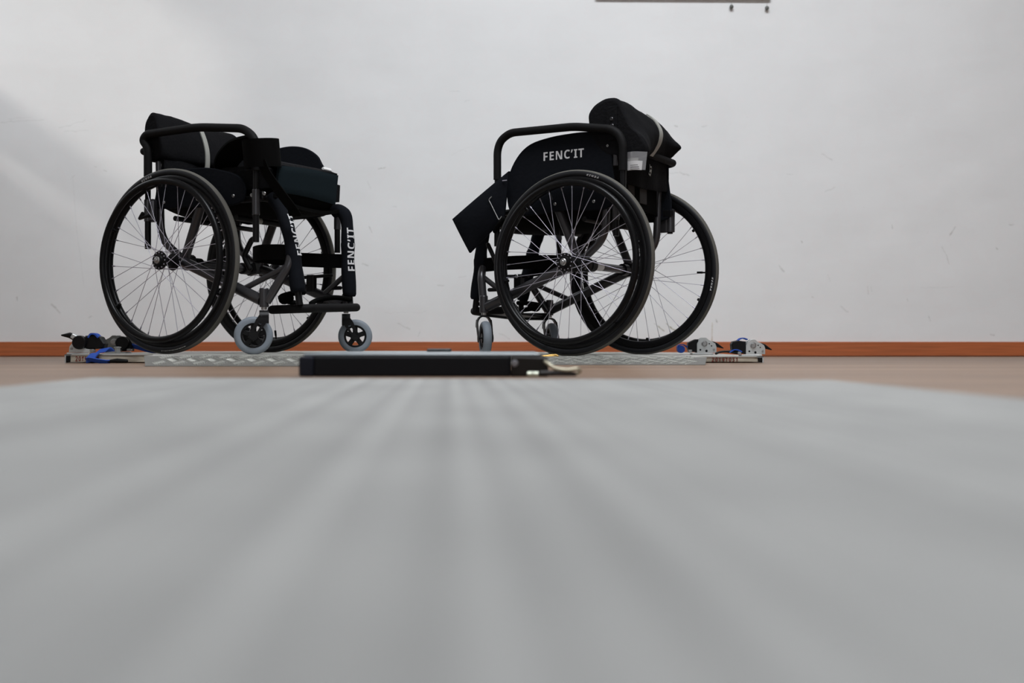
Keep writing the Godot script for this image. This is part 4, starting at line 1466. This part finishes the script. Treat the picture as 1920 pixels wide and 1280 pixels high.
# the right one: seen from its left and rear
func build_chair_two() -> Node3D:
	var o := chair_base("right-hand black wheelchair, turned left, white lettering on its tall side guard", 0.048, [1.571 - PI + 0.6028 + 0.2, 1.571 - PI + 0.6028 + 0.2, 3.19, 1.9])
	# left arm rest (near): sloping end in front
	var s := Shape.new()
	s.tube(bend(v3([[0.299, 0.588], [0.299, 0.686], [0.285, 0.718], [0.247, 0.7385], [0.001, 0.729], [-0.130, 0.706], [-0.160, 0.688], [-0.176, 0.655], [-0.176, 0.572]], -0.22), 0.026, 6), 0.0132, 16)
	var arm := part("arm_rest", s, M.foam, o)
	s = Shape.new()
	s.tube(v3([[0.299, 0.592], [0.299, 0.49]], -0.22), 0.0095, 12)
	part("post", s, M.black, arm)
	s = Shape.new()
	s.tube(v3([[-0.176, 0.58], [-0.175, 0.47]], -0.22), 0.0095, 12)
	part("post", s, M.black, arm)
	clamp_post(o, Vector3(0.300, 0, -0.22), 0.425, 0.50, 0.365, -1.0)
	clamp_post(o, Vector3(-0.140, 0, -0.20), 0.425, 0.47, 0.375, -1.0)
	clamp_post(o, Vector3(-0.124, 0, 0.22), 0.425, 0.505, 0.42, 1.0, false, 1.4)
	s = Shape.new()
	s.box(Vector3(0.036, 0.076, 0.022), 0.005, Transform3D(Basis(), Vector3(-0.104, 0.462, 0.212)))
	part("clamp_block", s, M.frame, o)
	clamp_post(o, Vector3(0.33, 0, 0.22), 0.425, 0.50, 0.34, 1.0)
	# side guards
	var outline := [[-0.128, 0.470], [-0.128, 0.60], [-0.127, 0.690], [-0.115, 0.703], [-0.042, 0.711], [0.017, 0.713], [0.10, 0.710], [0.18, 0.695], [0.232, 0.657], [0.267, 0.595], [0.272, 0.53], [0.255, 0.475], [0.20, 0.462], [0.05, 0.468]]
	var g := side_guard(o, outline, -1.0, [[0.081, 0.491], [-0.063, 0.488], [-0.1135, 0.658], [0.051, 0.547]])
	var t := letters("FENC’IT", 0.0285, func(q: Vector2) -> Array: return [Vector3(0.0485 - q.x * 1.02, 0.6475 + q.y - q.x * 0.02, -0.2056), Vector3(0, 0, -1)])
	part("guard_lettering", t, M.ink, g, "white lettering on the guard")
	side_guard(o, outline, 1.0, [])
	# bracket between the guard and the rear post
	s = Shape.new()
	s.box(Vector3(0.014, 0.058, 0.006), 0.0015, Transform3D(Basis(), Vector3(-0.140, 0.622, -0.203)))
	part("guard_bracket", s, M.frame, o)
	# backrest cover, bulging to the rear and hanging over on the near side
	var near := [[-0.042, 0.700], [-0.040, 0.740], [-0.046, 0.775], [-0.075, 0.798], [-0.122, 0.806], [-0.150, 0.795], [-0.172, 0.755], [-0.200, 0.705], [-0.236, 0.668], [-0.246, 0.622], [-0.16, 0.612], [-0.09, 0.64]]
	var quarter := [[-0.050, 0.690], [-0.044, 0.740], [-0.055, 0.780], [-0.085, 0.803], [-0.125, 0.806], [-0.152, 0.792], [-0.180, 0.755], [-0.205, 0.712], [-0.215, 0.675], [-0.205, 0.635], [-0.14, 0.622], [-0.09, 0.64]]
	var middle := [[-0.055, 0.680], [-0.050, 0.735], [-0.062, 0.775], [-0.090, 0.796], [-0.125, 0.795], [-0.152, 0.782], [-0.178, 0.757], [-0.193, 0.725], [-0.186, 0.690], [-0.158, 0.655], [-0.12, 0.64], [-0.08, 0.65]]
	var three := [[-0.055, 0.670], [-0.052, 0.725], [-0.062, 0.765], [-0.085, 0.790], [-0.110, 0.793], [-0.132, 0.782], [-0.150, 0.755], [-0.158, 0.725], [-0.152, 0.695], [-0.138, 0.660], [-0.11, 0.64], [-0.08, 0.645]]
	var far := [[-0.060, 0.665], [-0.058, 0.715], [-0.068, 0.755], [-0.085, 0.783], [-0.105, 0.788], [-0.125, 0.773], [-0.150, 0.742], [-0.178, 0.712], [-0.168, 0.695], [-0.140, 0.672], [-0.11, 0.655], [-0.08, 0.65]]
	s = loft([sec(near, -0.207, 0.86), sec(near, -0.203, 0.96), sec(near, -0.19), sec(quarter, -0.11), sec(middle, 0.0), sec(three, 0.12), sec(far, 0.185), sec(far, 0.197, 0.93), sec(far, 0.2, 0.7)], 5, 8, 0.0045, 31)
	var back := part("backrest", s, M.cloth, o)
	# reflective stripe down the middle of the cover
	s = Shape.new()
	s.ribbon(flow(v3([[-0.148, 0.7885], [-0.162, 0.778], [-0.181, 0.758], [-0.1955, 0.726], [-0.189, 0.690], [-0.160, 0.653]], 0.002), 6), Vector3.BACK, 0.022, 0.004)
	part("reflective_stripe", s, M.stripe, back, "pale grey reflective stripe")
	# the lower flap of the cover
	s = Shape.new()
	s.pad(func(u: float, v: float) -> Vector3:
		var z := lerpf(-0.192, 0.196, u)
		return Vector3(-0.118 - 0.018 * sin(u * PI) * (1.0 - v * 0.4) - 0.004 * sin(u * 21.0) * v, lerpf(0.67, lerpf(0.560, 0.563, u) - 0.012 * sin(u * PI), v), z), 24, 10, 0.006, 0.7)
	part("back_flap", s, M.cloth, back)
	s = Shape.new()
	s.pad(func(u: float, v: float) -> Vector3:
		return Vector3(-0.104 - 0.012 * sin(u * PI), lerpf(0.60, 0.478, v), lerpf(-0.172, 0.152, u)), 16, 8, 0.004, 0.8)
	var low := part("back_panel", s, M.web, o)
	s = Shape.new()
	s.box(Vector3(0.004, 0.055, 0.05), 0.0015, Transform3D(Basis(), Vector3(-0.1215, 0.528, 0.02)))
	s.box(Vector3(0.004, 0.05, 0.045), 0.0015, Transform3D(Basis(), Vector3(-0.119, 0.53, -0.06)))
	part("pocket", s, mat(Color(0.12, 0.11, 0.105), 0.9), low)
	# emblem patch seen edge-on below the stripe
	s = Shape.new()
	s.ribbon(flow([Vector3(-0.1440, 0.630, 0.030), Vector3(-0.1460, 0.612, 0.027), Vector3(-0.1455, 0.594, 0.020)], 5), Vector3(0, 0.2, 1), 0.012, 0.0015)
	part("emblem", s, M.stripe, back, "small pale emblem patch")
	s = Shape.new()
	for q in [[0.628, 0.028], [0.616, 0.026], [0.601, 0.020]]:
		s.box(Vector3(0.002, 0.006, 0.007), 0.0003, Transform3D(Basis(), Vector3(-0.1472, q[0], q[1])))
	part("emblem_print", s, M.cloth, back)
	# plate with two screws on the near side of the back
	s = Shape.new()
	s.box(Vector3(0.036, 0.105, 0.004), 0.001, Transform3D(Basis(), Vector3(-0.131, 0.725, -0.2105)))
	part("side_plate", s, M.cloth, back)
	screw(back, Vector3(-0.131, 0.738, -0.2125), Vector3(0, 0, -1), 0.006, true)
	screw(back, Vector3(-0.133, 0.717, -0.2125), Vector3(0, 0, -1), 0.006, true)
	# clear pouch with a printed slip, on the rear post
	s = Shape.new()
	s.ribbon(flow([Vector3(-0.180, 0.601, -0.212), Vector3(-0.215, 0.599, -0.222), Vector3(-0.252, 0.595, -0.214)], 6), Vector3.UP, 0.055, 0.0012)
	var pouch := part("clear_pouch", s, M.clear, o, "clear plastic pouch holding a printed slip")
	s = Shape.new()
	s.ribbon(flow([Vector3(-0.179, 0.5865, -0.210), Vector3(-0.212, 0.5850, -0.219), Vector3(-0.238, 0.5825, -0.214)], 6), Vector3.UP, 0.028, 0.0006)
	part("paper_slip", s, M.white, pouch, "white printed slip")
	s = Shape.new()
	s.ribbon(flow([Vector3(-0.181, 0.603, -0.209), Vector3(-0.205, 0.603, -0.216), Vector3(-0.226, 0.602, -0.2165)], 6), Vector3.UP, 0.010, 0.0006)
	part("paper_slip", s, M.stripe, pouch)
	s = Shape.new()
	for q in [[0.586, 0.030, 0.0022], [0.580, 0.034, 0.0030], [0.5745, 0.036, 0.002]]:
		s.ribbon([Vector3(-0.200, q[0], -0.2185), Vector3(-0.200 - q[1] * 0.5, q[0] - 0.0005, -0.2200), Vector3(-0.200 - q[1] * 0.85, q[0] - 0.001, -0.2178)], Vector3.UP, q[2], 0.0006)
	part("slip_print", s, M.dark_print, pouch)
	# front apron, loose at one side and hanging askew
	s = Shape.new()
	var c := [Vector3(0.239, 0.608, -0.236), Vector3(0.468, 0.465, -0.245), Vector3(0.408, 0.348, -0.226), Vector3(0.262, 0.452, -0.233)]
	s.pad(func(u: float, v: float) -> Vector3:
		var p: Vector3 = c[0].lerp(c[1], u).lerp(c[3].lerp(c[2], u), v)
		return p + Vector3(0, 0, -0.012 * sin(u * PI) * sin(v * PI)), 14, 14, 0.008, 0.6)
	var ap := part("front_apron", s, M.guard, o)
	s = Shape.new()
	s.tube(bend([Vector3(0.297, 0.527, -0.256), Vector3(0.309, 0.518, -0.256), Vector3(0.270, 0.447, -0.252), Vector3(0.260, 0.459, -0.250)], 0.006), 0.0016, 8)
	part("wire_hook", s, M.steel, ap)
	s = Shape.new()
	s.box(Vector3(0.018, 0.003, 0.003), 0.0008, Transform3D(Basis(), Vector3(0.250, 0.577, -0.248)))
	part("wire_end", s, M.chrome, ap)
	s = Shape.new()
	s.tube(flow([Vector3(0.30, 0.415, -0.232), Vector3(0.284, 0.432, -0.236), Vector3(0.262, 0.452, -0.236)], 5), 0.008, 10, true)
	part("apron_strap", s, M.web, ap)
	# leg sleeves
	sleeve(o, [Vector3(0.352, 0.478, -0.165), Vector3(0.396, 0.43, -0.16), Vector3(0.410, 0.36, -0.16), Vector3(0.416, 0.29, -0.16), Vector3(0.431, 0.192, -0.16)], 0.2, 0.02, 0.1, 1.0)
	sleeve(o, [Vector3(0.352, 0.478, 0.165), Vector3(0.380, 0.443, 0.16), Vector3(0.398, 0.40, 0.16), Vector3(0.418, 0.34, 0.16), Vector3(0.455, 0.20, 0.16)], 0.17, 0.02, -0.1, 1.0)
	# lever on the left
	s = Shape.new()
	s.tube(bend([Vector3(0.352, 0.375, -0.2), Vector3(0.330, 0.335, -0.2), Vector3(0.300, 0.270, -0.2)], 0.02), 0.0075, 10, true)
	part("lever", s, M.black, o)
	# sticker on the axle tube
	s = Shape.new()
	s.lathe([Vector2(0.0138, -0.012), Vector2(0.0142, -0.010), Vector2(0.0142, 0.040), Vector2(0.0138, 0.042)], Transform3D(Basis(Vector3.RIGHT, PI / 2), Vector3(0, 0.294, -0.088)), 24)
	part("sticker", s, M.ink, o, "worn pale sticker on the axle tube")
	# small fitting under the seat
	s = Shape.new()
	s.box(Vector3(0.026, 0.022, 0.018), 0.003, Transform3D(Basis(), Vector3(0.10, 0.408, -0.12)))
	part("under_seat_clip", s, M.black, o)
	tyre_text_world(o, -1.0, "KENDA", 72.0, 1.0)
	tyre_text_world(o, 1.0, "KENDA", -11.0, -1.0)
	return o


# lettering at an angle given in the chair's side view as the camera sees it (0 = to the image's right, 90 = top)
func tyre_text_world(o: Node3D, side: float, text: String, degrees: float, face: float) -> void:
	var w: Node3D = o.get_node("rear_wheel") if side > 0 else o.get_node("rear_wheel_001")
	# wheel-local x axis as seen on the picture: outward faces show local axes directly, inner faces mirrored
	var a := deg_to_rad(degrees)
	if face < 0:
		a = PI - a
	tyre_text(w, text, a, face)


# the left one: seen from its right and front
func build_chair_one() -> Node3D:
	var o := chair_base("left-hand black wheelchair, turned right, white lettering on its two leg sleeves", 0.026, [0.255 + 0.4637, 0.157 + 0.4637 + PI, 0.2, 4.59])
	var s := Shape.new()
	s.tube(bend(v3([[-0.112, 0.575], [-0.112, 0.668], [-0.135, 0.694], [-0.118, 0.7125], [0.103, 0.7145], [0.292, 0.6925], [0.338, 0.655], [0.338, 0.56]], 0.216), 0.045, 8), 0.0132, 16)
	var arm := part("arm_rest", s, M.foam, o)
	s = Shape.new()
	s.tube(v3([[-0.112, 0.585], [-0.112, 0.47]], 0.216), 0.0092, 12)
	part("post", s, M.black, arm)
	s = Shape.new()
	s.tube(v3([[0.338, 0.57], [0.338, 0.49]], 0.216), 0.0092, 12)
	part("post", s, M.black, arm)
	clamp_post(o, Vector3(-0.112, 0, 0.216), 0.428, 0.50, 0.340, 1.0, true)
	clamp_post(o, Vector3(0.338, 0, 0.216), 0.424, 0.502, 0.342, 1.0)
	clamp_post(o, Vector3(0.322, 0, -0.216), 0.424, 0.502, 0.345, -1.0)
	s = Shape.new()
	s.box(Vector3(0.038, 0.074, 0.026), 0.006, Transform3D(Basis(), Vector3(-0.104, 0.464, 0.209)))
	part("clamp_block", s, M.frame, o)
	screw(o, Vector3(0.318, 0.487, 0.212), Vector3(0.2, 0, 1), 0.006)
	screw(o, Vector3(0.366, 0.489, 0.212), Vector3(0.2, 0, 1), 0.006)
	# side guards: the near one low, the far one tall
	side_guard(o, [[-0.088, 0.474], [-0.09, 0.53], [-0.088, 0.588], [0.0, 0.590], [0.12, 0.588], [0.196, 0.573], [0.250, 0.555], [0.277, 0.530], [0.284, 0.500], [0.274, 0.474], [0.238, 0.463], [0.152, 0.461], [0.03, 0.468]], 1.0, [[-0.053, 0.489], [0.09, 0.490], [0.238, 0.491]])
	side_guard(o, [[-0.110, 0.470], [-0.110, 0.60], [-0.10, 0.685], [-0.02, 0.712], [0.08, 0.722], [0.14, 0.724], [0.20, 0.712], [0.25, 0.682], [0.275, 0.645], [0.31, 0.615], [0.318, 0.56], [0.30, 0.48], [0.15, 0.466]], -1.0, [])
	# backrest cover
	var near := [[-0.142, 0.640], [-0.146, 0.720], [-0.140, 0.760], [-0.117, 0.787], [-0.094, 0.778], [-0.080, 0.735], [-0.074, 0.690], [-0.076, 0.648], [-0.10, 0.628]]
	var middle := [[-0.145, 0.640], [-0.150, 0.715], [-0.143, 0.757], [-0.122, 0.782], [-0.098, 0.772], [-0.078, 0.735], [-0.064, 0.690], [-0.062, 0.645], [-0.10, 0.628]]
	var far := [[-0.140, 0.650], [-0.145, 0.720], [-0.138, 0.758], [-0.118, 0.783], [-0.096, 0.776], [-0.080, 0.735], [-0.074, 0.695], [-0.075, 0.655], [-0.10, 0.635]]
	s = loft([sec(near, 0.203, 0.82), sec(near, 0.198, 0.95), sec(near, 0.185), sec(near, 0.10), sec(middle, 0.0), sec(middle, -0.09), sec(far, -0.165, 1.0), sec(far, -0.192, 0.93, 0.0, -0.006), sec(far, -0.205, 0.7, 0.0, -0.012)], 5, 8, 0.003, 12)
	var back := part("backrest", s, M.cloth, o)
	s = Shape.new()
	s.ribbon(flow(v3([[-0.122, 0.785], [-0.097, 0.775], [-0.0745, 0.735], [-0.0605, 0.690], [-0.0585, 0.645], [-0.063, 0.618]], 0.004), 6), Vector3.BACK, 0.019, 0.004)
	part("reflective_stripe", s, M.stripe, back, "pale grey reflective stripe")
	s = Shape.new()
	s.pad(func(u: float, v: float) -> Vector3:
		return Vector3(-0.092 + 0.008 * sin(u * PI), lerpf(0.66, 0.478, v), lerpf(-0.18, 0.172, u)), 16, 8, 0.008, 0.8)
	part("back_panel", s, M.cloth, o)
	# seat cushion with a rolled rear edge
	s = Shape.new()
	s.pad(func(u: float, v: float) -> Vector3:
		return Vector3(lerpf(-0.07, 0.36, u), 0.550 - 0.01 * u + 0.005 * sin(v * PI), lerpf(-0.178, 0.178, v)), 20, 14, 0.048, 0.6)
	part("seat_cushion", s, M.cloth, o)
	# rolled lap belt lying over the seat, leading into the loop
	s = Shape.new()
	s.ribbon(flow([Vector3(0.330, 0.645, 0.185), Vector3(0.285, 0.650, 0.172), Vector3(0.215, 0.645, 0.160), Vector3(0.165, 0.618, 0.150), Vector3(0.145, 0.588, 0.140), Vector3(0.155, 0.568, 0.120), Vector3(0.24, 0.572, 0.08)], 7), Vector3(0.1, 0.55, 0.85), 0.075, 0.012)
	part("lap_belt", s, M.web, o)
	# wide webbing loop round the front post and the strap hanging from it
	s = Shape.new()
	var ring := []
	for i in 33:
		var a := TAU * i / 32 + 2.2
		ring.append(Vector3(0.357 + cos(a) * 0.054, 0.6100 - sin(a) * 0.007, 0.212 + sin(a) * 0.052))
	var sides := []
	for i in 33:
		var a := TAU * i / 32 + 2.2
		sides.append(Vector3(0, 1, 0.14))
	s.ribbon(ring, sides, 0.084, 0.004)
	var loop := part("strap_loop", s, M.web, o, "wide black webbing loop")
	s = Shape.new()
	s.ribbon(flow([Vector3(0.385, 0.580, 0.246), Vector3(0.397, 0.545, 0.238), Vector3(0.420, 0.510, 0.230), Vector3(0.447, 0.470, 0.218), Vector3(0.470, 0.435, 0.205), Vector3(0.458, 0.420, 0.18)], 7), Vector3(0.85, 0.3, 0.2), 0.036, 0.003)
	part("strap_tail", s, M.web, loop)
	# apron across the seat front
	s = Shape.new()
	s.pad(func(u: float, v: float) -> Vector3:
		return Vector3(0.392 + 0.006 * sin(u * PI) - 0.012 * v, lerpf(lerpf(0.577, 0.594, u), 0.497, v) + 0.003 * sin(u * 4.0), lerpf(0.176, -0.120, u)), 16, 8, 0.008, 0.6)
	var ap := part("front_apron", s, M.apron, o)
	s = Shape.new()
	s.pad(func(u: float, v: float) -> Vector3:
		return Vector3(lerpf(0.388, 0.30, v), lerpf(lerpf(0.575, 0.592, u), 0.595, v) + 0.008 * sin(v * PI) , lerpf(0.17, -0.125, u)), 12, 8, 0.010, 0.6)
	part("apron_top", s, M.cloth, ap)
	s = Shape.new()
	s.pad(func(u: float, v: float) -> Vector3:
		return Vector3(0.376 - 0.030 * v, lerpf(0.505, 0.472, v) - 0.018 * sin(u * PI) * v, lerpf(0.150, -0.116, u)), 12, 6, 0.012, 0.6)
	part("apron_underside", s, M.web, ap)
	s = Shape.new()
	s.box(Vector3(0.012, 0.012, 0.040), 0.002, Transform3D(Basis(Vector3.BACK, 0.5), Vector3(0.376, 0.606, -0.085)))
	part("care_tag", s, M.white, ap, "small white tag")
	# leg sleeves
	sleeve(o, [Vector3(0.352, 0.490, 0.160), Vector3(0.395, 0.433, 0.16), Vector3(0.425, 0.35, 0.16), Vector3(0.442, 0.27, 0.16), Vector3(0.454, 0.190, 0.16)], 0.150, 0.0245, -0.10, 1.0)
	sleeve(o, [Vector3(0.345, 0.478, -0.163), Vector3(0.372, 0.481, -0.163), Vector3(0.398, 0.452, -0.162), Vector3(0.406, 0.38, -0.16), Vector3(0.407, 0.30, -0.16), Vector3(0.414, 0.190, -0.16)], 0.175, 0.0275, 0.42, 1.0)
	# lever on the right side
	s = Shape.new()
	s.tube(bend([Vector3(0.330, 0.356, 0.205), Vector3(0.312, 0.352, 0.205), Vector3(0.276, 0.303, 0.2), Vector3(0.295, 0.265, 0.195)], 0.012), 0.0085, 12, true)
	part("lever", s, M.black, o)
	# sticker on the front cross tube
	s = Shape.new()
	s.lathe([Vector2(0.0101, -0.02), Vector2(0.0101, 0.02)], Transform3D(Basis(Vector3.RIGHT, PI / 2), Vector3(0.2, 0.432, 0.055)), 20)
	part("sticker", s, M.stripe, o, "pale sticker on the cross tube")
	tyre_text_world(o, 1.0, "KENDA", 107.0, 1.0)
	# the small print near the bottom of the near tyre, too fine to read
	s = Shape.new()
	var at := -92.0
	for l in [1.2, 0.5, 2.0, 0.7, 1.6, 2.4, 0.8, 1.4, 2.2, 0.9, 1.8]:
		var pts := []
		for i in 5:
			var g := deg_to_rad(at + l * i / 4.0)
			var c := Vector3(cos(g), sin(g), 0)
			pts.append(c * 0.2845 + Vector3(0, 0, 0.0122))
		s.ribbon(pts, Vector3(0.1, 1, 0.0), 0.0022, 0.0008)
		at += l + 0.55
	part("tyre_print", s, M.stripe, o.get_node("rear_wheel"), "small pale print on the tyre")
	tyre_text_world(o, -1.0, "KENDA", -94.0, -1.0)
	return o
